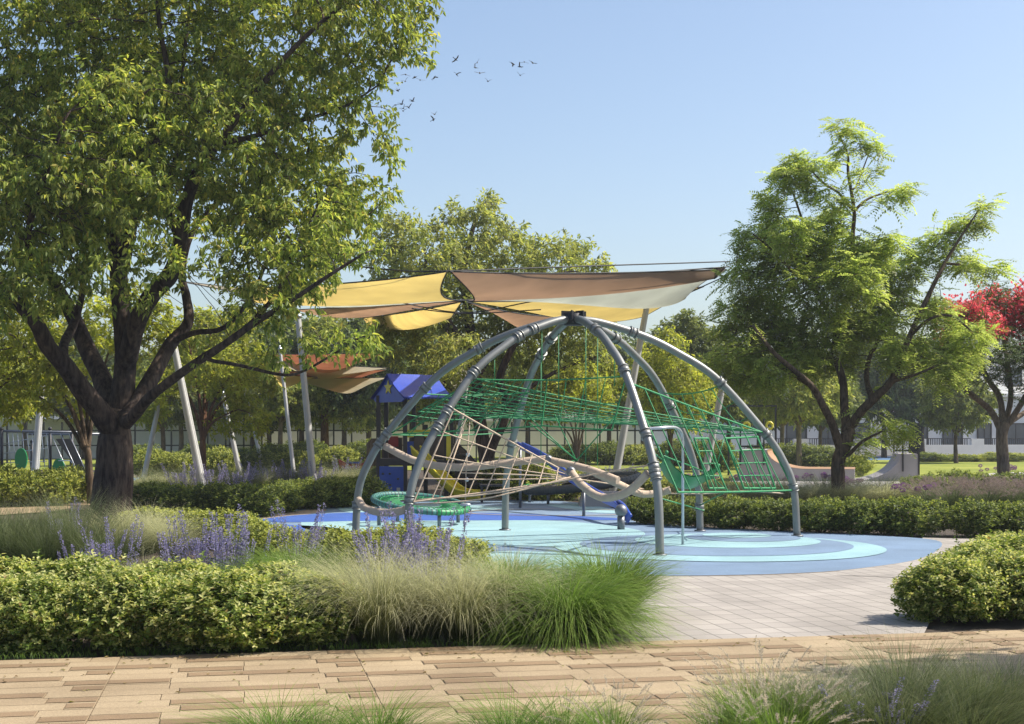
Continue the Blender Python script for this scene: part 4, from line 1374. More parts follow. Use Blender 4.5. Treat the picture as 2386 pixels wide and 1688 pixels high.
big_blobs = [(150,130,230,0),(400,110,210,.5),(640,130,190,-.3),(820,60,150,-1),(940,90,80,-1.2),(100,400,210,-.6),(90,330,200,1.5),(300,330,200,-1.5),(320,220,190,1.5),
    (540,330,180,-1.2),(520,230,160,1.2),(730,230,150,-.8),(850,240,80,-1),(900,330,50,-.8),(140,560,120,-2),(40,620,120,.6),(690,520,160,-1),(700,430,130,.8),(810,470,90,-.6),(880,420,45,-.5),(740,600,80,-1.8),
    (620,620,120,-1.4),(845,590,42,-2),(650,690,70,-2.2),(850,800,52,-2.4),(780,795,50,-2.4),(715,785,42,-2.4),(570,480,110,1.5),(-100,250,250,0),(-130,560,170,-.5),(150,-120,240,0),(450,-110,230,0),(720,-70,180,-.6),(940,-30,110,-1),
    (330,450,110,-2.4),(220,480,120,2.2),(420,460,90,1.8),(560,720,60,-2),(640,790,45,-2.1),(730,690,30,-2.2),(960,30,70,-1),(100,650,95,-2.6),(240,640,60,-2.8),(340,570,60,-3),(480,545,50,-2.6),(30,700,60,-2.4),(760,520,110,.4),(700,610,100,.2),(600,540,90,-1.8),(830,520,60,.3),(60,480,150,-2.2),(180,420,120,-2.6),(985,140,38,-1.2),(910,470,30,-.5)]
big = make_tree("broadleaf_tree", "huge dark trunked tree with spreading limbs filling the left of the photo", (256, 1222), 26.0, big_limbs, big_blobs,
    9500, .21, 1.4, .25, 11, 'leaf_big', 'bark_big', zspread=1.2, r0=.006, iters=70,
    simple=dict(per=6, L=.122, W=.046, hmax=3, droop=.8, jit=.10, hexa=True, cl=6, sp=.13))

# the round tree behind the dome
mid_limbs = [
    ([(1140,1122,0),(1136,1095,0),(1128,1040,0),(1118,985,0),(1110,900,0),(1100,820,.1),(1090,720,.2),(1080,640,.2),(1100,540,.2),(1120,480,.2)], [46,38,33,31,29,26,22,17,11,5]),
    ([(1134,1075,0),(1150,1030,-.2),(1172,985,-.4),(1180,930,-.6),(1165,880,-.7),(1200,800,-.8),(1260,720,-.9),(1310,640,-.9)], [26,24,22,20,18,15,11,7]),
    ([(1120,990,.1),(1070,930,.5),(1040,890,.7),(1000,830,.9),(950,740,1),(930,650,1)], [18,16,14,12,9,6]),
    ([(1110,880,.1),(1160,800,.6),(1230,720,.9),(1330,690,1.1),(1390,660,1.1)], [18,15,12,9,6]),
    ([(1100,820,-.1),(1040,740,-.8),(1000,660,-1),(990,590,-1)], [15,12,9,6]),
    ([(1175,960,-.4),(1240,900,0),(1310,860,.3),(1390,830,.4)], [14,11,8,5]),
]
mid_blobs = [(930,545,66),(1005,600,85),(1120,530,66),(1140,470,30),(1060,505,40),(1180,600,95),(1290,625,85),(1340,590,40),(1395,640,50),(960,680,95),(1100,720,110),(1250,740,110),(1370,730,70),(1425,690,36),
    (940,800,75),(1060,840,80),(1200,850,90),(1310,850,80),(1400,800,50),(1390,890,50),(1000,900,55),(1260,930,50),(890,620,40),(905,760,40),(1080,600,60)]
make_tree("broadleaf_tree", "big round crowned tree with black trunk standing directly behind the dome and sails", (1140, 1122), 48.0, mid_limbs, mid_blobs,
    6500, .27, 1.6, .30, 5, 'leaf_mid', 'bark_big', zspread=1.8, r0=.007, simple=dict(per=5, L=.19, W=.08, hmax=3, droop=.5, jit=.12, cl=5, sp=.2))

# the feathery tree at the right with hanging white blossom
def z6(pts):
    return [(1650 + k[0] * .616, 250 + k[1] * .616, *(k[2:])) for k in pts]
r_limbs = [
    (z6([(490,1500,0),(492,1420,0),(492,1340,0),(515,1280,0),(530,1230,0)]), [38,32,31,33,34]),
    (z6([(500,1290,0),(470,1200,-.2),(435,1130,-.4),(395,1060,-.6),(330,1000,-.9),(250,930,-1.2),(170,830,-1.4)]), [22,19,17,15,13,10,6]),
    (z6([(526,1240,0),(515,1130,.2),(510,1040,.3),(480,920,.4),(500,800,.4),(535,690,.3),(545,560,.2),(548,470,.2),(552,390,.2),(530,250,.2),(528,180,.2),(490,90,.2)]), [24,21,19,17,15,14,12,10,9,7,5,3]),
    (z6([(548,400,.2),(500,330,0),(440,290,-.2),(380,230,-.3)]), [7,6,5,3]),
    (z6([(556,390,.2),(600,350,.4),(680,320,.5),(760,300,.6)]), [7,6,4,3]),
    (z6([(548,330,.2),(580,250,.3),(610,170,.3)]), [5,4,3]),
    (z6([(535,1215,0),(580,1150,-.2),(640,1090,-.4),(690,1040,-.5),(730,950,-.6),(770,850,-.6),(830,720,-.5),(890,600,-.3),(950,500,-.2),(1030,380,0)]), [24,21,19,17,15,13,11,9,6,3]),
    (z6([(620,1105,-.3),(600,1030,.2),(610,950,.6),(660,850,.9),(690,700,1),(690,560,1)]), [14,12,11,9,7,4]),
    (z6([(760,870,-.6),(840,800,-1),(920,790,-1.2),(1000,850,-1.3)]), [9,7,6,4]),
    (z6([(700,1035,-.5),(790,1010,-1),(880,970,-1.2)]), [9,7,5]),
    (z6([(500,830,.4),(420,720,.6),(380,600,.8),(370,480,.8),(330,350,.8),(300,280,.8)]), [11,10,8,7,5,3]),
    (z6([(410,1070,-.6),(300,1000,.2),(200,950,.6),(110,900,.8)]), [10,8,6,4]),
    (z6([(430,720,.5),(320,620,-.3),(230,530,-.6),(170,480,-.8)]), [8,7,5,3]),
    (z6([(900,590,-.3),(980,600,-.2),(1080,610,0)]), [6,5,3]),
    (z6([(518,1335,0),(560,1285,-.5),(600,1255,-.8),(660,1225,-1)]), [10,8,7,4]),
]
r_blobs = z6([(485,75,38),(555,105,42),(620,150,36),(510,160,30),(330,235,70),(290,270,45),(380,270,45),(640,240,28),(755,305,40),(690,340,36),(450,215,40),(480,350,45),(400,330,40),(230,370,50),(150,500,60),(250,450,70),(330,480,70),(430,560,90),
    (560,530,70),(680,520,60),(540,650,110),(300,650,110),(160,610,65),(95,640,34),(200,800,120),(85,850,62),(120,970,85),(300,880,120),(450,850,110),(600,800,110),(700,720,80),(800,560,60),(880,490,60),(1000,440,55),(1055,365,34),(920,580,50),(1000,600,48),(1105,610,32),
    (850,770,75),(950,870,75),(900,990,75),(800,930,80),(700,940,60),(1010,960,36),(240,1030,60),(130,1060,45),(650,1215,45),(735,1240,40),(690,1185,32),(600,1270,28),(380,960,70),(520,960,60),(70,760,40),(470,430,60),(400,520,80),(620,570,80),(260,560,70),(740,620,60),(60,950,55),(200,1000,75),(950,950,80),(1000,870,60),(330,960,80),(160,720,70),(420,720,80)])
r_blobs = [(b[0], b[1], b[2] * .616) for b in r_blobs]
rt = make_tree("flowering_tree", "feathery light green tree with hanging white blossom right of the dome", (1952, 1170), 32.0, r_limbs, r_blobs,
    9500, .18, 1.2, .195, 9, 'leaf_pinnate', 'bark', cat="tree", zspread=1.1, r0=.005, shell=.4,
    pinnate=dict(per=6, RL=.36, pairs=7, lw=.05, ll=.115, hmax=3, jit=.08, droop=.3))
t, pos, par, height, nl, rs, bs = rt
k = rs.choice(len(bs), 420, replace=False)
k = k[:400]
q = MB()
for c in bs[k]:
    n = 16; h_ = rs.uniform(.18, .32)
    z_ = rs.rand(n) * h_; rr = .045 * (1 - .6 * z_ / h_); an = rs.uniform(0, 6.28, n)
    p = c + np.stack([rr * np.cos(an), rr * np.sin(an), -z_ - .03], 1)
    leaf_quads(q, p, np.stack([np.cos(an), np.sin(an), -np.ones(n)], 1), rs.normal(size=(n, 3)), .06, .04, hexa=False)
q.build("blossoms", M['white_flower'], t)

# garden tree just outside the right edge; its shade lies on the path corner
def side_tree():
    rs = np.random.RandomState(15)
    A = []
    while len(A) < 700:
        p = rs.uniform(-1, 1, 3)
        if (p ** 2).sum() < 1: A.append([p[0] * 1.6, p[1] * 1.15, 4.3 + p[2] * 1.2])
    limbs = [([(0, 0, -.05), (.05, 0, 1.4), (0, .05, 2.9)], [.11, .085, .07])]
    for k in range(5):
        a_ = k * 1.26
        limbs.append(([(0, .04, 2.7), (.4 * math.cos(a_), .4 * math.sin(a_), 3.5), (.8 * math.cos(a_), .8 * math.sin(a_), 4.2)], [.05, .035, .02]))
    pos, par, rad, height, nl = grow(limbs, np.array(A), .22, 1.2, .26, 40, 15, .006)
    t = thing("garden_tree", "slender garden tree beyond the right corner shading the path", "tree", (7.5, 9.75, 0))
    limb_mesh(pos, par, rad).build("trunk", M['bark'], t)
    crown_simple(pos, par, height, nl, 0, rs, 7, .16, .065, 3, .6, .1, True, 5, .16).build("crown", M['leaf_big'], t)
side_tree()

# the red flowering tree at the right edge
red_limbs = [
    ([(2340,1150,0),(2338,1090,0),(2334,1020,0),(2338,985,0)], [34,29,26,30]),
    ([(2334,1010,0),(2310,960,0),(2270,925,-.3),(2225,885,-.6),(2190,840,-.9)], [17,15,13,10,6]),
    ([(2336,1000,0),(2330,930,.3),(2300,880,.5),(2280,830,.6),(2262,770,.6)], [16,14,12,10,6]),
    ([(2338,1000,0),(2355,930,.2),(2350,860,.3),(2340,800,.3),(2340,730,.3)], [15,13,11,9,6]),
    ([(2342,1000,0),(2380,940,-.2),(2410,880,-.4),(2440,800,-.5)], [15,13,11,7]),
    ([(2345,990,0),(2390,960,.5),(2450,920,.7),(2520,860,.8)], [13,11,9,6]),
]
red_blobs = [(2260,760,70),(2330,740,80),(2400,760,90),(2300,830,80),(2230,800,45),(2390,850,80),(2480,800,90),(2340,690,40),(2310,680,30),(2460,720,70),(2240,730,36),(2430,690,40),(2540,840,70)]
t, pos, par, height, nl, rs, bs = make_tree("flame_tree", "spreading tree with masses of red blossom at the right edge of the photo", (2340, 1150), 40.0, red_limbs, red_blobs,
    3500, .22, 1.4, .24, 21, 'leaf_red_tree', 'bark_pale', zspread=1.0, r0=.006, pinnate=dict(per=4, RL=.40, pairs=7, lw=.045, ll=.11, hmax=3, jit=.1, droop=.2))
q = MB()
top = bs[(bs[:, 2] > np.interp(bs[:, 0], [-2, -1, 0, 2], [3.9, 4.2, 4.5, 4.2])) & (wob(bs, 4, 1.1) > -.25)]
k = rs.choice(len(top), min(len(top), 900), replace=False)
c = np.repeat(top[k], 10, 0) + rs.normal(size=(len(k) * 10, 3)) * .13 + np.array([0, 0, .06])
leaf_quads(q, c, rs.normal(size=c.shape) + [0, 0, .4], rs.normal(size=c.shape), .12, .08, hexa=False)
q.build("blossoms", M['red_flower'], t)

# yellow green trees of the middle distance at the left
def small_tree(name, label, px, py, d, w, limbs, blobs, seed, leaf, bark, natt=900, per=5, L=.17, W=.072, D=.25, group=None):
    lm = [([(px, py, 0), (px + limbs[0][0], limbs[0][1], 0)], [w, w * .75])]
    x0, y0 = px + limbs[0][0], limbs[0][1]
    for lx, ly, dz in limbs[1:]:
        lm.append(([(x0, y0 + 12, 0), ((x0 * 2 + lx) / 3, (y0 + ly) / 2, dz * .5), (lx, ly, dz)], [w * .5, w * .38, w * .18]))
    return make_tree(name, label, (px, py), d, lm, blobs, natt, D, 1.5, D * 1.2, seed, leaf, bark, group=group, zspread=1.2, r0=.006,
        simple=dict(per=per, L=L, W=W, hmax=3, droop=.5, jit=.1, cl=5, sp=.18))[0]
small_tree("young_tree", "yellow green tree with several thin stems between two white masts", 474, 1128, 44.0, 18, [(-2, 1010), (400, 870, .5), (440, 800, -.3), (490, 780, .2), (560, 850, -.6), (590, 880, .5), (540, 960, -.5), (520, 800, .6)],
    [(370,900,58),(430,850,66),(520,870,76),(570,950,48),(590,860,52),(620,900,30),(600,990,34),(480,780,66),(350,960,44),(560,770,60),(400,780,50),(540,1000,26)], 31, 'leaf_yellow', 'bark_brown', 3000)
small_tree("young_tree", "bright yellow green tree behind the big trunk at the far left", 214, 1158, 33.0, 22, [(-10, 1050), (150, 930, .5), (90, 850, .2), (40, 790, -.4), (200, 860, .6), (0, 870, .6), (260, 800, .5), (130, 780, 0)],
    [(30,740,85),(120,760,68),(60,850,85),(150,860,60),(20,930,60),(-60,800,100),(240,740,70),(320,720,60),(100,940,36),(190,940,30),(-60,920,70),(390,760,50),(60,700,50),(290,820,50)], 32, 'leaf_yellow', 'bark', 4200)
small_tree("broadleaf_tree", "tree with smooth reddish brown trunk and dark crown left of the play tower", 757, 1084, 72.0, 22, [(-1, 950), (690, 900, .5), (730, 860, -.5), (790, 860, .4), (840, 900, -.4), (700, 960, .8), (820, 960, -.8), (760, 820, 0)],
    [(690,900,60),(760,880,90),(840,900,66),(700,960,46),(830,965,46),(760,800,80),(660,840,60),(880,860,40),(760,960,40),(640,930,36)], 33, 'leaf_mid', 'bark_brown', 3200, L=.22, W=.1)
small_tree("young_tree", "pale multi stemmed tree seen through the green net right of the black trunk", 1345, 1086, 48.0, 12, [(0, 1060), (1315, 950, .3), (1335, 930, -.3), (1362, 940, .3), (1385, 950, -.3), (1300, 980, .5)],
    [(1310,920,44),(1350,890,50),(1390,920,44),(1290,960,30),(1420,880,46),(1400,960,26)], 34, 'leaf_yellow', 'bark_pale', 1800)
small_tree("young_tree", "yellow green tree between the dome's right arch and the feathery tree", 1562, 1092, 50.0, 13, [(0, 1020), (1520, 900, .4), (1560, 870, -.4), (1600, 900, .4), (1500, 860, -.4), (1620, 870, .3)],
    [(1520,850,56),(1575,870,64),(1605,940,52),(1540,950,50),(1640,900,38),(1490,900,36),(1560,800,40),(1620,990,26)], 35, 'leaf_yellow', 'bark', 2400)
small_tree("broadleaf_tree", "dark round tree rising behind the yellow green one right of the dome's top", 1600, 1085, 62.0, 16, [(0, 960), (1560, 850, .4), (1600, 800, 0), (1650, 840, -.4)],
    [(1600,770,46),(1560,790,50),(1640,810,60),(1580,850,70),(1660,870,60),(1610,740,26),(1530,830,40),(1680,930,60),(1560,930,60)], 36, 'leaf_far', 'bark', 2600, L=.24, W=.11)

# background trees: three kinds, copied
def proto(seed, leaf, bark, h, w, trunk_h, natt, L, W):
    rs = np.random.RandomState(seed)
    R = w / 2
    A = []
    while len(A) < natt:
        p = rs.uniform(-1, 1, 3)
        if (p ** 2).sum() > 1 or (p ** 2).sum() < .12: continue
        if wob(np.array([p]), seed, 2.2)[0] < -.35: continue
        A.append([p[0] * R, p[1] * R, trunk_h + (h - trunk_h) * (p[2] + 1) / 2])
    limbs = [([(0, 0, -.05), (.05, .03, trunk_h * .6), (0, 0, trunk_h + .3)], [.16, .12, .11])]
    for k in range(5):
        a = k * 1.26 + rs.rand()
        limbs.append(([(0, 0, trunk_h * .9), (.35 * R * math.cos(a), .35 * R * math.sin(a), trunk_h + .2 * h), (.6 * R * math.cos(a), .6 * R * math.sin(a), trunk_h + .38 * h)], [.07, .05, .03]))
    pos, par, rad, height, nl = grow(limbs, np.array(A), .38, 1.8, .45, 40, seed, .008)
    t = thing("background_tree", "", "tree", (0, 0, 0), "trees of the background row")
    limb_mesh(pos, par, rad).build("trunk", M[bark], t)
    crown_simple(pos, par, height, nl, 0, rs, 8, L, W, 3, .5, .16, False, 5, .24).build("crown", M[leaf], t)
    return t
pA = proto(41, 'leaf_far', 'bark', 6.2, 5.6, 2.0, 900, .26, .12)
pB = proto(42, 'leaf_far_dark', 'bark', 6.8, 6.0, 1.9, 900, .28, .13)
pC = proto(43, 'leaf_mid', 'bark_pale', 5.4, 4.8, 2.2, 800, .24, .11)
KA, KB, KC = kids(pA), kids(pB), kids(pC)
used = set()
def bgtree(pr, px, d, s_, label, sz=1.0):
    ks = {'A': KA, 'B': KB, 'C': KC}[pr]; root = {'A': pA, 'B': pB, 'C': pC}[pr]
    x = (px - CX) * d / FPX
    if pr not in used:
        used.add(pr); root.location = (x, d, 0); root.scale = (s_, s_, s_ * sz); root["label"] = label
    else:
        dup(root, (x, d, 0), random.Random(px * 7 + int(d)).uniform(0, 6.28), (s_, s_, s_ * sz), label, None, ks)
for a in [
    ('A', 378, 70, .95, "slim dark stemmed tree by the fence just right of the big trunk"),
    ('C', 420, 72, 1.0, "first pale stemmed tree by the fence left of the multi stemmed tree"),
    ('A', 540, 74, 1.1, "tree by the fence hidden behind the yellow green multi stemmed one"),
    ('B', 625, 72, 1.0, "dark stemmed tree before the fence left of the thin white mast"),
    ('C', 655, 70, 1.0, "pale stemmed tree before the fence right beside the thin white mast"),
    ('B', 860, 72, 1.15, "dark tree behind the blue roof of the play tower"),
    ('A', 800, 84, 1.2, "tall tree beyond the fence between the rust sails and the tower"),
    ('B', 700, 86, 1.3, "dark tree beyond the fence behind the rust sails"),
    ('B', 590, 90, 1.45, "dark tall tree beyond the fence seen over the yellow green crown"),
    ('A', 470, 88, 1.3, "tree beyond the fence over the thick leaning mast"),
    ('A', 60, 84, 1.2, "tree beyond the wall above the climbing frame"),
    ('B', 190, 88, 1.25, "tree beyond the wall half hidden by the big trunk"),
    ('C', -20, 74, 1.1, "tree at the left edge behind the climbing frame"),
    ('B', 960, 88, 1.3, "dark tree beyond the fence behind the dome's left arches"),
    ('A', 1060, 84, 1.1, "tree beyond the fence just left of the black trunk"),
    ('A', 1230, 86, 1.15, "tree beyond the fence behind the middle of the green net"),
    ('B', 1420, 90, 1.2, "dark tree beyond the fence behind the dome's front right leg"),
    ('C', 1500, 74, .95, "tree before the white houses right of the dome's front leg"),
    ('A', 1700, 82, 1.1, "tree before the houses behind the dome's far right leg"),
    ('B', 1770, 92, 1.1, "dark tree before the houses left of the feathery tree's trunk"),
    ('C', 1824, 70, .95, "thin trunked tree left of the feathery tree, nearest the half pipe"),
    ('C', 1862, 64, .95, "thin pale trunked tree close to the left of the feathery tree's trunk"),
    ('A', 1912, 84, .9, "tree before the houses peeping past the feathery tree's trunk"),
    ('B', 2060, 92, 1.25, "large dark tree behind the grey quarter pipe"),
    ('A', 2228, 76, .82, "small round tree alone on the lawn edge between the flowering trees"),
    ('B', 2150, 94, 1.2, "dark tree behind the small round lawn tree"),
]:
    bgtree(*a)

# ---------------------------------------------------------------- shrubs
def shrub_proto(name, seed, w, dp, h, nsprig, per, Ln, Wd, leaf, p=2.15, fill=.42, lump=.22, hexa=True):
    """a bush whose leaves sit on sprigs through its outer shell"""
    rs = np.random.RandomState(seed)
    v = norm(rs.normal(size=(nsprig * 2, 3)))
    v = v[v[:, 2] > -.93][:nsprig]
    r = 1 / (np.abs(v) ** p).sum(1) ** (1 / p)
    r = r * (1 + lump * wob(v, seed, 3.2)) * (1 - fill * rs.rand(len(v)) ** 2.2)
    stray = np.where(rs.rand(len(v)) < .045, rs.uniform(1.04, 1.2, len(v)), 1.0)
    c = v * (r * stray)[:, None] * np.array([w / 2, dp / 2, h * .5]) + np.array([0, 0, h * .5])
    c[:, 2] = np.maximum(c[:, 2], .05)
    ax_ = norm(v * .7 + np.array([0, 0, .65]) + rs.normal(size=v.shape) * .35)
    base = np.repeat(c, per, 0); a = np.repeat(ax_, per, 0)
    t_ = np.tile(np.linspace(-.5, .6, per), len(c))[:, None]
    an = np.tile(np.arange(per) * 2.4, len(c)) + np.repeat(rs.uniform(0, 6.28, len(c)), per)
    s1 = norm(np.cross(a, np.array([.3, .2, 1]) + rs.normal(size=a.shape) * .05)); s2 = np.cross(a, s1)
    side = s1 * np.cos(an)[:, None] + s2 * np.sin(an)[:, None]
    pos = base + a * t_ * Ln * 1.7
    d = norm(side * .85 + a * (.25 + .5 * (t_ + .5)) + rs.normal(size=a.shape) * .15)
    sz = rs.uniform(.65, 1.2, len(pos)) * (1 - .25 * (t_[:, 0] + .5))
    nn = norm(a + rs.normal(size=a.shape) * .25)
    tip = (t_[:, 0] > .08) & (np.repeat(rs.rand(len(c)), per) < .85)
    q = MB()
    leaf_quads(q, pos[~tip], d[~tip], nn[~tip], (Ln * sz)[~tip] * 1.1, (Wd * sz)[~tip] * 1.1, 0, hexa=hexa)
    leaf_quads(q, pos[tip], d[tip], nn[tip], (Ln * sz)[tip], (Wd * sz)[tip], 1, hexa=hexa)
    t = thing(name, "", "shrub", (0, 0, 0))
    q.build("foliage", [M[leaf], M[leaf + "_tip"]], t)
    q = MB()
    for k in range(16):
        a_ = rs.uniform(0, 6.28); rr = rs.uniform(.4, .85)
        e = np.array([math.cos(a_) * w / 2 * rr, math.sin(a_) * dp / 2 * rr, h * rs.uniform(.5, .85)])
        q.tube(bez([np.array([e[0] * .2, e[1] * .2, 0]), e * [.55, .55, .5], e], 6), np.linspace(.010, .003, 6), 5, caps=False)
    q.build("stems", M['twig'], t)
    return t
class Kind:
    def __init__(self, protos): self.p = protos; self.k = [kids(a) for a in protos]; self.u = [False] * len(protos); self.c = 0
    def place(self, loc, s_, label, group, i=None, rz=None, name=None):
        i = self.c % len(self.p) if i is None else i
        self.c += 1
        rz = random.Random(self.c * 31 + len(label)).uniform(0, 6.28) if rz is None else rz
        s_ = (s_, s_, s_) if isinstance(s_, (int, float)) else s_
        if not self.u[i]:
            self.u[i] = True; o = self.p[i]
            o.location, o.rotation_euler, o.scale = loc, (0, 0, rz), s_
            o["label"] = label; o["group"] = group
            return o
        return dup(self.p[i], loc, rz, s_, label, group, self.k[i])
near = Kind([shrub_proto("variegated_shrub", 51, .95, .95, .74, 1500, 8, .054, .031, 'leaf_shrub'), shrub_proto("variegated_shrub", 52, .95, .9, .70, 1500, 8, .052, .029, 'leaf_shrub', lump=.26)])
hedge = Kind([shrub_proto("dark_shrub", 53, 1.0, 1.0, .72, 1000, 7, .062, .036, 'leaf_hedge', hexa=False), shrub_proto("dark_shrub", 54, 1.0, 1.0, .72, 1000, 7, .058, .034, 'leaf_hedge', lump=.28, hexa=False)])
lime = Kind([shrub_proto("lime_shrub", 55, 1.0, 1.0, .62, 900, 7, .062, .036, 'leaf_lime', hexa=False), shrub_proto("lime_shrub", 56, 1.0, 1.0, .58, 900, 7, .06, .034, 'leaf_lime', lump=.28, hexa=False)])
def at(px, py):
    return tuple(G(px, py))
g_ = "variegated shrubs of the front hedge"
for px, py, s_, lab in [
    (-90, 1512, (1.0, .95, 0.79), "variegated shrub cut by the left edge of the photo, front hedge"),
    (85, 1512, (.92, .92, 0.74), "variegated shrub of the front hedge, second from the left edge"),
    (300, 1510, (.95, .95, 0.82), "variegated shrub in the middle of the left half of the front hedge"),
    (525, 1512, (1.15, 1.05, 0.79), "broadest variegated shrub of the front hedge, bulging over the tan path"),
    (725, 1498, (.9, .95, 0.69), "variegated shrub at the hedge's right end beside the pale feather grass"),
    (-10, 1465, (1.1, 1, 0.79), "variegated shrub in the second rank at the far left of the front hedge"),
    (180, 1465, (1.1, 1, 0.81), "variegated shrub in the second rank behind the left gap of the front hedge"),
    (405, 1462, (1.1, 1, 0.75), "variegated shrub in the second rank behind the broadest front one"),
    (640, 1460, (1.1, 1, 0.72), "variegated shrub in the second rank below the long purple sage drift")]:
    near.place(at(px, py), s_, lab, g_)
g_ = "variegated shrubs at the right of the paving"
for px, py, s_, lab in [
    (2215, 1446, (1.0, 1, 0.74), "variegated shrub on the paving's right corner, throwing its shadow on the pavers"),
    (2385, 1440, (1.1, 1, 0.80), "variegated shrub cut by the right edge of the photo above the tan path"),
    (2275, 1395, (1.1, 1, 0.74), "variegated shrub behind the paving's right corner shrub"),
    (2400, 1385, (1.2, 1, 0.80), "tallest variegated shrub at the right edge of the photo, in the second rank"),
    (2350, 1345, (1.2, 1, 0.68), "variegated shrub at the back of the right hand clump, nearest the play surface")]:
    near.place(at(px, py), s_, lab, g_)
g_ = "lime green shrubs along the play surface"
for px, py, s_, lab in [
    (345, 1265, (1.2, 1.1, 0.78), "lime shrub right of the big trunk's foot"),
    (440, 1270, (1.3, 1.1, 0.82), "lime shrub in the mound between the big trunk and the play surface"),
    (530, 1272, (1.2, 1.1, 0.78), "lime shrub at the right end of the mound by the play surface corner"),
    (400, 1245, (1.3, 1.1, 0.70), "lime shrub at the back of the mound below the thick mast"),
    (610, 1300, (1.0, 1, 0.70), "low lime shrub behind the long sage drift, left one"),
    (700, 1312, (1.0, 1, 0.70), "low lime shrub behind the long sage drift, next to the blue surface"),
    (790, 1320, (1.0, 1, 0.70), "low lime shrub left of the foot of the dome's left legs"),
    (880, 1325, (1.1, 1, 0.82), "lime shrub covering the foot of the dome's leftmost leg"),
    (965, 1330, (1.1, 1, 0.84), "lime shrub covering the foot of the dome's front left leg"),
    (1040, 1338, (1.0, 1, 0.74), "lime shrub at the right end of the row by the tall sage")]:
    lime.place(at(px, py), s_, lab, g_)
g_ = "dark shrubs of the hedge left of the dome"
for px, py, s_, lab in [
    (350, 1193, (1.3, 1.1, 0.82), "dark shrub beside the big trunk in the hedge left of the dome"),
    (425, 1197, (1.3, 1.1, 0.78), "dark shrub left of the foot of the thick leaning mast"),
    (500, 1200, (1.35, 1.1, 0.87), "dark shrub just right of the foot of the thick leaning mast"),
    (580, 1205, (1.35, 1.1, 0.86), "dark shrub at the corner of the blue surface left of the dome"),
    (640, 1195, (1.3, 1.1, 0.87), "dark shrub right of the hedge corner, left of the straight mast"),
    (700, 1188, (1.3, 1.1, 0.86), "dark shrub left of the straight mast's foot"),
    (770, 1184, (1.3, 1.1, 0.90), "dark shrub right of the straight mast's foot"),
    (835, 1180, (1.3, 1.1, 0.90), "dark shrub at the hedge end beside the play tower")]:
    hedge.place(at(px, py), s_, lab, g_)
g_ = "dark shrubs of the hedge right of the dome"
for px, py, s_, lab in [
    (1520, 1222, (.9, .9, 0.74), "dark shrub at the hedge's left end beside the blue slide's foot"),
    (1612, 1228, (1.0, .95, 0.70), "dark shrub between the thin pole and the dome's back right leg"),
    (1712, 1232, (1.0, .95, 0.74), "dark shrub in the hedge below the net curtain's end"),
    (1812, 1236, (1.0, .95, 0.71), "dark shrub just left of the dome's far right leg"),
    (1912, 1240, (1.05, .95, 0.76), "dark shrub just right of the dome's far right leg"),
    (2012, 1243, (1.05, 1, 0.76), "dark shrub below and right of the feathery tree's trunk"),
    (2118, 1246, (1.2, 1.05, 0.82), "rounded shrub with sunlit right flank at the end of the long hedge"),
    (2285, 1250, (1.05, 1.0, 0.76), "separate rounded shrub right of the gap in the hedge"),
    (2382, 1250, (1.05, 1.0, 0.74), "separate rounded shrub at the right edge, beyond the hedge gap")]:
    hedge.place(at(px, py), s_, lab, g_)
g_ = "shrubs of the middle distance"
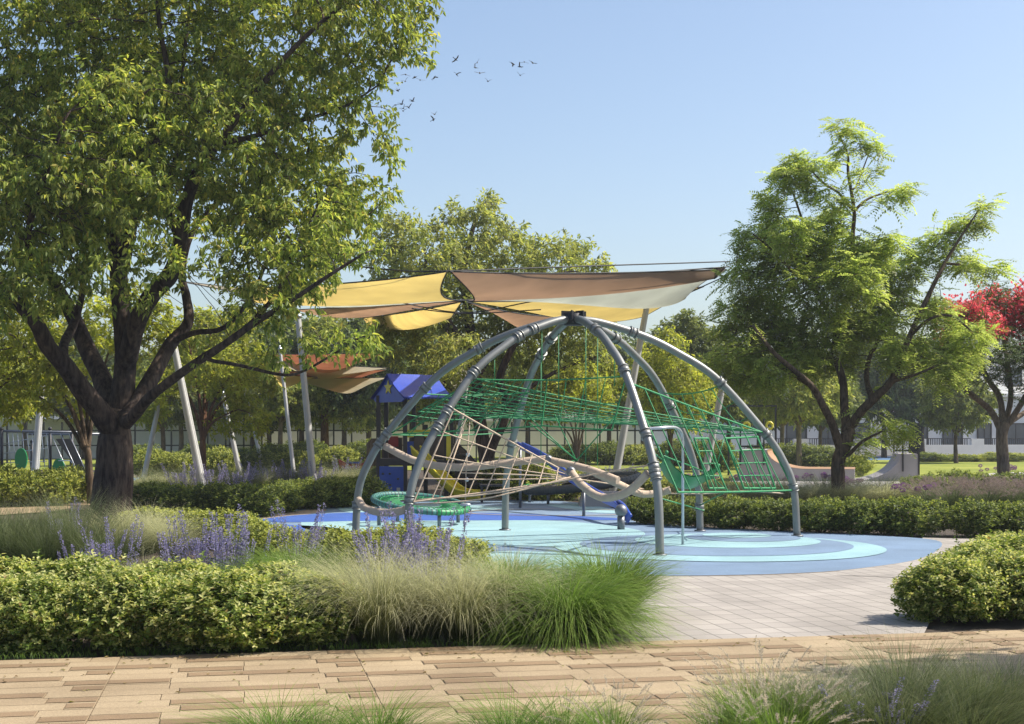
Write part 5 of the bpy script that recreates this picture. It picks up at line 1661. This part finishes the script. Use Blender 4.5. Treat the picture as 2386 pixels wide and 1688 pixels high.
for k_, px, py, s_, lab in [
    (lime, 15, 1180, (1.6, 1.4, 1.35), "lime shrub at the left edge before the climbing frame"),
    (lime, 95, 1178, (1.6, 1.4, 1.35), "lime shrub before the climbing frame, left of the tan side path"),
    (lime, 160, 1172, (1.5, 1.3, 1.25), "lime shrub at the end of the row by the tan side path"),
    (lime, -40, 1165, (1.6, 1.4, 1.4), "lime shrub half out of the photo before the climbing frame"),
    (lime, 360, 1112, (1.9, 1.6, 1.5), "lime shrub behind the sage row just right of the big trunk"),
    (lime, 420, 1112, (1.9, 1.6, 1.5), "lime shrub left of the multi stemmed tree's foot"),
    (lime, 510, 1108, (1.9, 1.6, 1.6), "lime shrub right of the multi stemmed tree's foot"),
    (hedge, 330, 1100, (2, 1.8, 1.5), "dark shrub at the fence just right of the big trunk"),
    (hedge, 470, 1100, (2, 1.8, 1.6), "dark shrub at the fence behind the multi stemmed tree"),
    (hedge, 585, 1096, (1.9, 1.8, 1.3), "dark shrub beside the foot of the thin leaning mast"),
    (hedge, 640, 1092, (2.2, 1.8, 1.5), "dark shrub at the fence left of the thin straight mast"),
    (lime, 690, 1094, (2.0, 1.8, 1.4), "lime shrub between the thin and the tall straight mast"),
    (hedge, 715, 1088, (2.4, 1.8, 1.7), "dark shrub at the fence behind the tall straight mast"),
    (lime, 790, 1092, (2.2, 1.8, 1.5), "lime shrub right of the smooth brown trunk"),
    (hedge, 850, 1090, (2.2, 1.8, 1.7), "dark shrub behind the play tower's left posts"),
    (lime, 840, 1122, (1.8, 1.5, 1.2), "lime shrub before the spring rider left of the tower"),
    (hedge, 1085, 1153, (1.5, 1.3, 1.0), "dark shrub behind the foot of the yellow slide"),
    (hedge, 1165, 1154, (1.5, 1.3, 1.15), "dark shrub right of the small bench"),
    (lime, 1240, 1166, (1.6, 1.4, 1.25), "lime shrub left of the dark rope ring"),
    (lime, 1310, 1162, (1.6, 1.4, 1.35), "lime shrub behind the dark rope ring"),
    (hedge, 1215, 1150, (1.7, 1.4, 1.2), "dark shrub behind the lime ones in the middle of the dome"),
    (lime, 1500, 1155, (1.4, 1.2, .9), "lime shrub seen under the end of the beige tubes"),
    (lime, 1590, 1165, (1.4, 1.2, .9), "lime shrub under the green sling seat"),
    (lime, 1330, 1082, (2.6, 2, 1.5), "lime shrub at the lawn edge behind the foot of the green ropes"),
    (hedge, 1420, 1084, (2.6, 2, 1.6), "dark shrub at the lawn edge left of the front right leg"),
    (lime, 1480, 1084, (2.6, 2, 1.7), "lime shrub at the lawn edge behind the front right leg"),
    (hedge, 1580, 1086, (2.6, 2, 1.7), "dark shrub at the lawn edge behind the green sling seat"),
    (hedge, 1660, 1100, (2.2, 2, 1.8), "dark shrub left of the half pipe"),
    (hedge, 1850, 1090, (2.6, 2, 1.5), "dark shrub behind the half pipe's low end"),
    (hedge, 1790, 1088, (2.6, 2, 1.5), "dark shrub behind the orange curve of the half pipe"),
    (hedge, 1905, 1092, (2.6, 2, 1.4), "dark shrub behind the half pipe just left of the feathery tree"),
    (lime, 1985, 1110, (1.4, 1.3, 1.3), "small lime shrub between the feathery tree and the quarter pipe"),
    (hedge, 2160, 1162, (1.4, 1.2, .8), "dark leafy shrub right of the pale slab"),
    (hedge, 2225, 1158, (1.5, 1.3, .9), "tallest dark leafy shrub between the slab and the red tree"),
    (hedge, 2290, 1158, (1.5, 1.3, .8), "dark leafy shrub left of the red tree's trunk"),
    (hedge, 2375, 1158, (1.6, 1.3, .85), "dark leafy shrub right of the red tree's trunk"),
    (lime, 2240, 1076, (3.0, 2, .7), "low lime strip of shrub at the far lawn edge left of the small round tree"),
    (lime, 2340, 1076, (3.0, 2, .8), "low lime strip of shrub at the far lawn edge behind the red tree"),
    (hedge, 2150, 1076, (3.0, 2, .7), "low dark shrub at the far lawn edge behind the quarter pipe")]:
    k_.place(at(px, py), s_, lab, g_)

# ---------------------------------------------------------------- grasses, sage and flowers
def blades(q, rs, n, R, Lm, wd, th0, bend, segs=5, lean=None, mi=0, tilt_in=.0):
    """arching blades from a tuft of radius R"""
    a = rs.uniform(0, 2 * math.pi, n)
    r = R * np.sqrt(rs.rand(n))
    az = a + rs.normal(size=n) * .5
    dh = np.stack([np.cos(az), np.sin(az), np.zeros(n)], 1)
    if lean is not None:
        dh = norm(dh + np.array([lean[0], lean[1], 0])); 
    base = np.stack([r * np.cos(a), r * np.sin(a), np.zeros(n)], 1)
    Ls = Lm * rs.uniform(.55, 1.1, n)
    t0 = th0 * rs.uniform(.2, 1.1, n) * (.4 + .8 * r / R)
    be = bend * rs.uniform(.5, 1.3, n)
    w = np.stack([-dh[:, 1], dh[:, 0], np.zeros(n)], 1)
    w = norm(w + rs.normal(size=w.shape) * .3)
    pts = [base]; p = base.copy()
    for s_ in range(segs):
        th = t0 + be * ((s_ + .5) / segs) ** 1.6
        p = p + (Ls / segs)[:, None] * (np.sin(th)[:, None] * dh + np.cos(th)[:, None] * np.array([0, 0, 1.0]))
        p[:, 2] = np.maximum(p[:, 2], .02)
        pts.append(p.copy())
    V = []
    for s_, p_ in enumerate(pts):
        ww = wd * (1 - (s_ / segs) ** 2 * .9)
        V += [p_ - w * ww / 2, p_ + w * ww / 2]
    V = np.stack(V, 1)
    m = 2 * (segs + 1)
    o = np.arange(n)[:, None] * m
    F = np.concatenate([o + np.array([[2 * s_, 2 * s_ + 1, 2 * s_ + 3, 2 * s_ + 2]]) for s_ in range(segs)])
    t_ = np.tile(np.repeat(np.arange(segs + 1) / segs, 2), n)
    q.add(V.reshape(-1, 3), F, mi, True, t_)
    return pts

def plumes(q, rs, tips, prev, n, Ln, wd, mi=0, hairs=64):
    k = rs.choice(len(tips), n, replace=False)
    ax_ = norm(tips[k] - prev[k])
    c = np.repeat(tips[k], hairs, 0); a = np.repeat(ax_, hairs, 0)
    u = np.tile(np.linspace(0, 1, hairs), n)[:, None]
    side = norm(np.cross(a, rs.normal(size=a.shape)))
    prof = np.sin(np.clip(u * 1.05 + .08, 0, 1) * math.pi) ** .6
    p = c + a * (u - .15) * Ln - np.array([0, 0, 1.0]) * u ** 2 * Ln * .25
    d = norm(side * .8 + a * .8)
    w = norm(np.cross(d, rs.normal(size=d.shape)))
    l = wd * prof
    V = np.stack([p - w * .0016, p + w * .0016, p + d * l], 1)
    o = np.arange(len(p))[:, None] * 3
    q.add(V.reshape(-1, 3), o + np.array([[0, 1, 2]]), mi, False, np.tile([0, 0, 1.0], len(p)))

def grass_proto(name, seed, n, R, Lm, wd, th0, bend, mat, segs=5, lean=None, pl=None, extra=None, cat="grass tuft"):
    rs = np.random.RandomState(seed)
    t = thing(name, "", cat, (0, 0, 0))
    q = MB()
    pts = blades(q, rs, n, R, Lm, wd, th0, bend, segs, lean)
    if extra:
        blades(q, rs, extra[0], R * .9, extra[1], wd * .8, extra[2], extra[3], segs, lean)
    q.build("blades", M[mat], t, use_t=True)
    if pl:
        q = MB()
        pp = blades(q, rs, pl[0], R * .7, pl[1], wd * .7, th0 * .7, bend * .55, 5, lean)
        plumes(q, rs, pp[-1], pp[-2], pl[0], pl[2], pl[3], 1)
        q.build("plumes", [M[mat], M[pl[4]]], t, use_t=True)
    return t
feather = Kind([grass_proto("feather_grass_tuft", 61, 1700, .14, .98, .0032, .5, 1.75, 'feather', 7, (-.45, -.15)), grass_proto("feather_grass_tuft", 62, 1700, .15, .92, .0032, .65, 1.7, 'feather', 7, (.25, -.3))])
fount = Kind([grass_proto("fountain_grass_tuft", 63, 4200, .20, .92, .0066, 1.0, 2.0, 'fountain', 6), grass_proto("fountain_grass_tuft", 64, 2900, .18, .84, .0062, .6, 1.4, 'fountain', 6)])
sparse = Kind([grass_proto("fountain_grass_tuft", 73, 620, .16, .80, .0042, .85, 1.2, 'fountain', 6), grass_proto("fountain_grass_tuft", 74, 520, .16, .78, .0040, .8, 1.1, 'fountain', 6)])
tall = Kind([grass_proto("tall_grass_tuft", 65, 900, .16, 1.0, .0036, .4, .75, 'tallgrass', 6), grass_proto("tall_grass_tuft", 66, 1100, .18, .85, .0036, .55, .9, 'tallgrass', 6)])
plumed = Kind([grass_proto("plumed_grass_tuft", 67, 1100, .13, .48, .0040, .7, 1.1, 'fountain', 6, None, (64, .47, .15, .019, 'plume')), grass_proto("plumed_grass_tuft", 68, 950, .12, .45, .0040, .7, 1.1, 'fountain', 6, None, (54, .45, .14, .018, 'plume'))])
pinkg = Kind([grass_proto("pink_grass_tuft", 69, 600, .2, .62, .006, .6, 1.1, 'tallgrass', 4, None, (110, .70, .16, .045, 'plume_pink'))])

def sage_proto(seed, n, R, h):
    rs = np.random.RandomState(seed)
    t = thing("purple_sage", "", "sage plant", (0, 0, 0))
    q = MB(); fl = MB()
    for k in range(n):
        a = rs.uniform(0, 6.28); r = R * math.sqrt(rs.rand()) ; az = a + rs.normal() * .4
        H = h * rs.uniform(.6, 1.12); lean = rs.uniform(.02, .22) + .12 * r / R
        b_ = np.array([r * math.cos(a), r * math.sin(a), 0])
        e = b_ + np.array([math.cos(az) * lean * H, math.sin(az) * lean * H, H])
        pts = bez([b_, (b_ + e) / 2 + np.array([0, 0, .02]), e], 5)
        q.tube(pts, np.linspace(.0035, .0015, 5), 4, caps=False, t=np.linspace(0, 1, 5))
        m = 130
        u = .36 + .64 * rs.rand(m) ** .85
        c = b_ + (e - b_) * u[:, None]
        an = rs.uniform(0, 6.28, m)
        rad = .036 * (1.15 - u) ** .6 * (.75 + .25 * np.sin(u * 60))
        o = np.stack([np.cos(an), np.sin(an), rs.normal(size=m) * .4], 1)
        leaf_quads(fl, c + o * rad[:, None] * .55, o + [0, 0, .35], rs.normal(size=(m, 3)), .022, .014, hexa=False)
    blades(q, rs, 160, R, h * .42, .007, .6, .7, 3)
    q.build("stems", M['sage_stem'], t, use_t=True)
    fl.build("flowers", M['sage_flower'], t)
    return t
sage = Kind([sage_proto(71, 20, .22, .80), sage_proto(72, 15, .20, .86)])

g_ = "pale feather grass tufts"
for px, py, s_, lab in [
    (880, 1500, 1.12, "pale feather grass tuft nearest the variegated hedge, bent to the left"),
    (800, 1470, 0.95, "pale feather grass tuft leaning over the hedge's right end"),
    (985, 1488, 0.99, "pale feather grass tuft in front of the tall purple sage"),
    (1085, 1492, 1.06, "pale feather grass tuft between the tall sage and the green fountain grass"),
    (1165, 1480, 1.03, "pale feather grass tuft touching the left side of the green fountain grass"),
    (345, 1400, .72, "small pale feather tuft between the two sage drifts"),
    (340, 1290, .95, "pale feather grass tuft at the right foot of the big trunk"),
    (290, 1300, 1.0, "pale feather grass tuft before the big trunk"),
    (400, 1310, .9, "pale feather grass tuft before the lime mound")]:
    feather.place(at(px, py), s_, lab, g_, rz=random.Random(px).uniform(-.5, .5))
g_ = "green fountain grass tufts"
for px, py, s_, lab in [
    (1320, 1487, (1.05, 1.05, .95), "largest green fountain grass tuft at the corner of the paving"),
    (1415, 1440, (1.05, 1.05, 1.0), "second green fountain grass tuft behind the largest one"),
    (1255, 1475, (.9, .9, .9), "green fountain grass tuft left of the largest one"),
    (690, 1400, (1.0, 1, .85), "green fountain grass tuft in the middle of the long sage drift"),
    (605, 1400, (.8, .8, .7), "small green grass tuft left of the middle of the sage drift"),
    (1200, 1400, (.8, .8, .72), "thin green grass tuft before the blue surface"),
    ]:
    fount.place(at(px, py), s_, lab, g_)
for px, py, s_, lab in [
    (640, 1735, (.95, .9, .45), "green grass tuft at the bottom edge, leftmost of the foreground"),
    (740, 1760, (.9, .9, .45), "low green grass tuft at the bottom edge, second from the left"),
    (880, 1738, (.95, .9, .45), "green grass tuft at the bottom edge below the pale feather grass"),
    (1190, 1735, (.9, .9, .45), "green grass tuft at the bottom edge below the fountain grass"),
    (1310, 1732, (1.0, .9, .45), "green grass tuft at the bottom edge left of the plumed ones")]:
    sparse.place(at(px, py), s_, lab, g_)
g_ = "tall grass tufts"
for px, py, s_, lab in [
    (30, 1335, (1.1, 1.1, .95), "dark green tall grass tuft at the left edge behind the front hedge"),
    (110, 1340, (1.1, 1.1, 1.0), "dark green tall grass tuft left of the big trunk"),
    (190, 1335, (1.1, 1.1, 1.0), "dark green tall grass tuft before the big trunk's left side"),
    (250, 1345, (1.0, 1.0, .9), "dark green tall grass tuft before the big trunk's right side"),
    (-40, 1330, (1.1, 1.1, 1.0), "dark green tall grass tuft half outside the left edge"),
    (70, 1300, (1.2, 1.2, .95), "tall grass tuft in the rear rank left of the big trunk"),
    (160, 1295, (1.2, 1.2, 1.0), "tall grass tuft in the rear rank touching the big trunk"),
    (2000, 1725, (.9, .9, .50), "shaded tall grass tuft at the bottom right, left end of the clump"),
    (2110, 1690, (.9, .9, .56), "tallest shaded grass tuft at the bottom right"),
    (2180, 1720, (.9, .9, .52), "shaded grass tuft at the bottom right above the corner"),
    (2270, 1705, (.9, .9, .50), "shaded grass tuft left of the right bottom corner"),
    (2360, 1690, (.9, .9, .54), "shaded grass tuft in the right bottom corner"),
    (1940, 1745, (.9, .9, .5), "shaded grass tuft right of the plumed clumps at the bottom edge"),
    (2250, 1760, (.9, .9, .5), "shaded grass tuft at the very bottom edge, right part"),
    (2080, 1765, (.9, .9, .5), "shaded grass tuft at the very bottom edge beside the blue flowers")]:
    tall.place(at(px, py), s_, lab, g_)
g_ = "plumed grass clumps at the bottom edge"
for px, py, s_, lab in [
    (1760, 1735, 1.0, "plumed grass clump with pale brushes, left one at the bottom edge"),
    (1885, 1745, .95, "plumed grass clump with pale brushes next to the shaded grass"),
    (1820, 1790, 1.0, "plumed grass clump lowest at the bottom edge"),
    (1690, 1775, .85, "small plumed grass clump left of the large one"),
    (1430, 1775, .8, "plumed grass clump alone at the bottom edge below the paving"),
    (265, 1400, .8, "plumed clump between the front hedge and the left sage")]:
    plumed.place(at(px, py), s_, lab, g_)
g_ = "purple sage plants"
for px, py, s_, lab in [
    (205, 1395, .8, "small purple sage at the left of the drift, above the front hedge"),
    (270, 1400, .92, "purple sage left of the small pale tuft"),
    (440, 1392, .95, "purple sage at the left end of the long drift"),
    (500, 1395, 1.0, "purple sage in the thick part of the long drift"),
    (555, 1390, 1.0, "purple sage right of the thick part of the drift"),
    (700, 1345, .95, "purple sage rising before the blue surface left of the dome"),
    (900, 1395, 1.0, "purple sage left of the tall clump before the dome"),
    (960, 1420, 1.08, "tall purple sage clump before the dome's front left leg"),
    (1010, 1430, 1.12, "tallest purple sage spikes, over the pale feather grass"),
    (155, 1300, .85, "single purple sage in the dark grass left of the big trunk"),
    (2025, 1750, (.8, .8, .42), "small blue purple sage at the bottom edge in the shade")]:
    sage.place(at(px, py), s_, lab, g_)
# far drifts of sage and grass
g_ = "sage plants in the far drift"
for i, px in enumerate(range(430, 860, 62)):
    py = 1168 - (px - 420) * .075 + (i % 3) * 4
    sage.place(at(px, py - 8), (1.5, 1.5, 1.0), "purple sage in the long far drift between the hedge and the fence", g_)
g_ = "grass tufts in the far drift"
for i, px in enumerate(range(335, 870, 30)):
    py = 1150 - (px - 335) * .05 + (i % 2) * 9
    (tall if i % 3 else feather).place(at(px, py), (1.7, 1.7, .85), "soft grass tuft in the long far drift between the hedge and the fence", g_)
g_ = "grass tufts behind the right hedge"
for i, px in enumerate(range(1620, 2120, 30)):
    py = 1172 + (i % 2) * 8
    (feather if i % 2 else tall).place(at(px, py), (1.5, 1.5, .80), "soft grass tuft between the right hedge and the purple flowers", g_)
g_ = "sage plants behind the front right leg"
for i, px in enumerate((1425, 1455, 1490)):
    sage.place(at(px, 1150), (1.3, 1.3, .85), "greyish sage tuft seen under the beige tubes", g_)
g_ = "pink grass tufts at the right"
for i, (px, py) in enumerate([(2170,1185),(2215,1190),(2255,1186),(2300,1190),(2340,1187),(2380,1190),(2420,1188),(2280,1176),(2360,1176),(2195,1176)]):
    pinkg.place(at(px, py), (1.1, 1.1, .95), "pinkish plumed grass tuft in the row under the red tree", g_)
# allium heads
rs = np.random.RandomState(77)
t = thing("allium", "", "flower", (0, 0, 0))
q = MB(); q.tube([(0, 0, 0), (.01, 0, .35), (0, .01, .66)], .006, 5, t=[0, .5, 1]); blades(q, rs, 14, .05, .4, .014, .5, .8, 3); q.build("stem", M['sage_stem'], t, use_t=True)
q = MB(); v = norm(rs.normal(size=(220, 3))); leaf_quads(q, v * .055 + [0, 0, .70], v, rs.normal(size=(220, 3)), .04, .022, hexa=False); q.build("flower_head", M['allium'], t)
al = Kind([t])
g_ = "purple allium flowers"
spots = [(1530 + rs.uniform(0, 70), 1142) for _ in range(8)] + [(1590 + rs.uniform(0, 180), 1146 + rs.uniform(-4, 6)) for _ in range(34)] + [(1800 + rs.uniform(0, 140), 1143 + rs.uniform(-3, 6)) for _ in range(20)] + \
    [(1960 + rs.uniform(0, 50), 1160 + rs.uniform(-4, 8)) for _ in range(16)] + [(2075 + rs.uniform(0, 110), 1180 + rs.uniform(-4, 6)) for _ in range(14)] + [(2270 + rs.uniform(0, 100), 1118 + rs.uniform(-2, 3)) for _ in range(10)]
for x_, y_ in spots:
    lab = "purple allium ball under the green net" if x_ < 1600 else "purple allium ball before the half pipe" if x_ < 1950 else "purple allium ball right of the feathery tree's trunk" if x_ < 2020 else "purple allium ball left of the pink grass row" if x_ < 2200 else "purple allium ball behind the shrubs by the red tree"
    al.place(at(x_, y_), (.9, .9, rs.uniform(.5, .7)), lab, g_)

# short grass and litter on the soil of the beds
rs = np.random.RandomState(88)
q = MB()
n = 9000
u_ = rs.uniform(-3.5, 3.7, n); v_ = rs.uniform(.03, 1.2, n) ** 1.5
keep = rs.rand(n) < np.clip(.5 + wob(np.stack([u_, v_, v_ * 0], 1), 9, 1.6), .05, 1)
pts_ = E0[None, :] + U * u_[keep][:, None] + Vv * v_[keep][:, None]
tmp = MB(); blades(tmp, rs, len(pts_), .001, .07, .004, .6, .6, 2)
Vt = tmp.v[0].reshape(len(pts_), -1, 3) + pts_[:, None, :]
q.add(Vt.reshape(-1, 3), tmp.f[0][0], 0, True, tmp.att[0])
tag(q.build("grass", M['fountain'], use_t=True), kind="stuff")
q = MB()
n = 12000
X_ = rs.uniform(-9, 12, n); Y_ = rs.uniform(22, 36, n)
tmp = MB(); blades(tmp, rs, n, .001, .10, .012, .6, .6, 2)
inside = []
op_ = outline[:, :2]
def inpoly(x, y, poly):
    c = np.zeros(len(x), bool); j = len(poly) - 1
    for i in range(len(poly)):
        xi, yi = poly[i]; xj, yj = poly[j]
        c ^= ((yi > y) != (yj > y)) & (x < (xj - xi) * (y - yi) / (yj - yi + 1e-12) + xi); j = i
    return c
ok = ~inpoly(X_, Y_, op_ * 1.0)
Vt = (tmp.v[0].reshape(n, -1, 3) + np.stack([X_, Y_, X_ * 0], 1)[:, None, :])[ok]
m = Vt.shape[1]; k = len(Vt)
o = np.arange(k)[:, None] * m
q.add(Vt.reshape(-1, 3), np.concatenate([o + [[0, 1, 3, 2]], o + [[2, 3, 5, 4]]]), 0, True, tmp.att[0].reshape(n, -1)[ok])
tag(q.build("undergrowth", M['fountain'], use_t=True), kind="stuff")

rs = np.random.RandomState(91)
q = MB()
n = 420
u_ = rs.uniform(-4, 11, n); v_ = -np.abs(rs.normal(size=n)) * .7
p_ = E0[None, :] + U * u_[:, None] + Vv * v_[:, None] + np.array([0, 0, .017])
a_ = rs.uniform(0, 6.28, n)
leaf_quads(q, p_, np.stack([np.cos(a_), np.sin(a_), rs.uniform(0, .15, n)], 1), np.array([0, 0, 1.0]) + rs.normal(size=(n, 3)) * .15, rs.uniform(.02, .045, n), rs.uniform(.012, .022, n), 0)
M['litter'] = leaf_mat("litter", [(.16,.10,.04),(.24,.19,.07),(.20,.22,.06)], transl=.2)
tag(q.build("fallen_leaves", M['litter']), kind="stuff")

# ---------------------------------------------------------------- birds
def bird_mesh(flap, name):
    q = MB()
    s_ = np.linspace(0, 1, 9)
    q.tube(np.stack([s_ * .30 - .15, s_ * 0, np.zeros(9)], 1), np.array([.004,.02,.035,.042,.042,.036,.026,.022,.006]), 8)
    for sg in (1, -1):
        X = []
        for w_ in np.linspace(0, 1, 7):
            y = sg * (.02 + .27 * w_ * math.cos(flap * (1 - .4 * w_)))
            z_ = .01 + .27 * w_ * math.sin(flap) * (1 - .25 * w_)
            ch = .075 * (1 - w_ ** 2 * .85)
            X.append([(.05 + .02 * math.sin(w_ * 3) - .06 * w_ ** 2, y, z_), (.05 - ch * .5 - .06 * w_ ** 2, y, z_ + .008), (.05 - ch - .09 * w_ ** 2, y, z_)])
        q.grid(np.array(X)); Y = np.array(X); Y[..., 2] -= .006; q.grid(Y[::-1])
    q.prism([(-.14, -.008, 0), (-.24, -.035, 0), (-.24, .035, 0), (-.14, .008, 0)], (0, 0, .006))
    return q.mesh(name, M['bird'])
bm = [bird_mesh(.9, "bird"), bird_mesh(-.35, "bird"), bird_mesh(.25, "bird")]
rs = np.random.RandomState(3)
for px, py in [(1062,139),(1112,146),(1107,158),(1118,171),(1064,174),(1137,190),(1195,149),(1211,156),(1222,145),(1241,147),(1212,176),(1012,181),(979,187),(966,181),(945,174),(944,190),(938,156),
               (926,212),(921,245),(936,243),(961,236),(940,253),(952,251),(939,259),(1013,267),(1010,279)]:
    o = put("bird", bm[rs.randint(3)], None, tuple(P(px, py, 62)))
    o.rotation_euler = (rs.uniform(-.9, .9), rs.uniform(-.6, .6), rs.uniform(0, 6.28))
    s_ = rs.uniform(.6, .85); o.scale = (s_, s_, s_)
    lab = ("small dark bird flying in the right part of the flock" if px > 1180 else "small dark bird flying in the middle of the flock" if px > 1040 else
           "small dark bird of the lowest pair in the sky" if py > 262 else "small dark bird low beside the big tree's edge" if py > 200 else "small dark bird at the upper left, next to the big tree's tip")
    tag(o, lab, "bird", "flock of small birds")

# ---------------------------------------------------------------- the air
hz = MB(); hz.box((0, 60, 11.5), (260, 190, 25.0))
hm = bpy.data.materials.new("haze"); hm.use_nodes = True
hn = hm.node_tree
hn.nodes.remove(hn.nodes["Principled BSDF"])
pv = hn.nodes.new("ShaderNodeVolumePrincipled")
pv.inputs["Color"].default_value = (.86, .92, 1.0, 1)
pv.inputs["Density"].default_value = .0005
pv.inputs["Anisotropy"].default_value = .2
hn.links.new(pv.outputs[0], hn.nodes["Material Output"].inputs["Volume"])
tag(hz.build("haze", hm), kind="stuff")
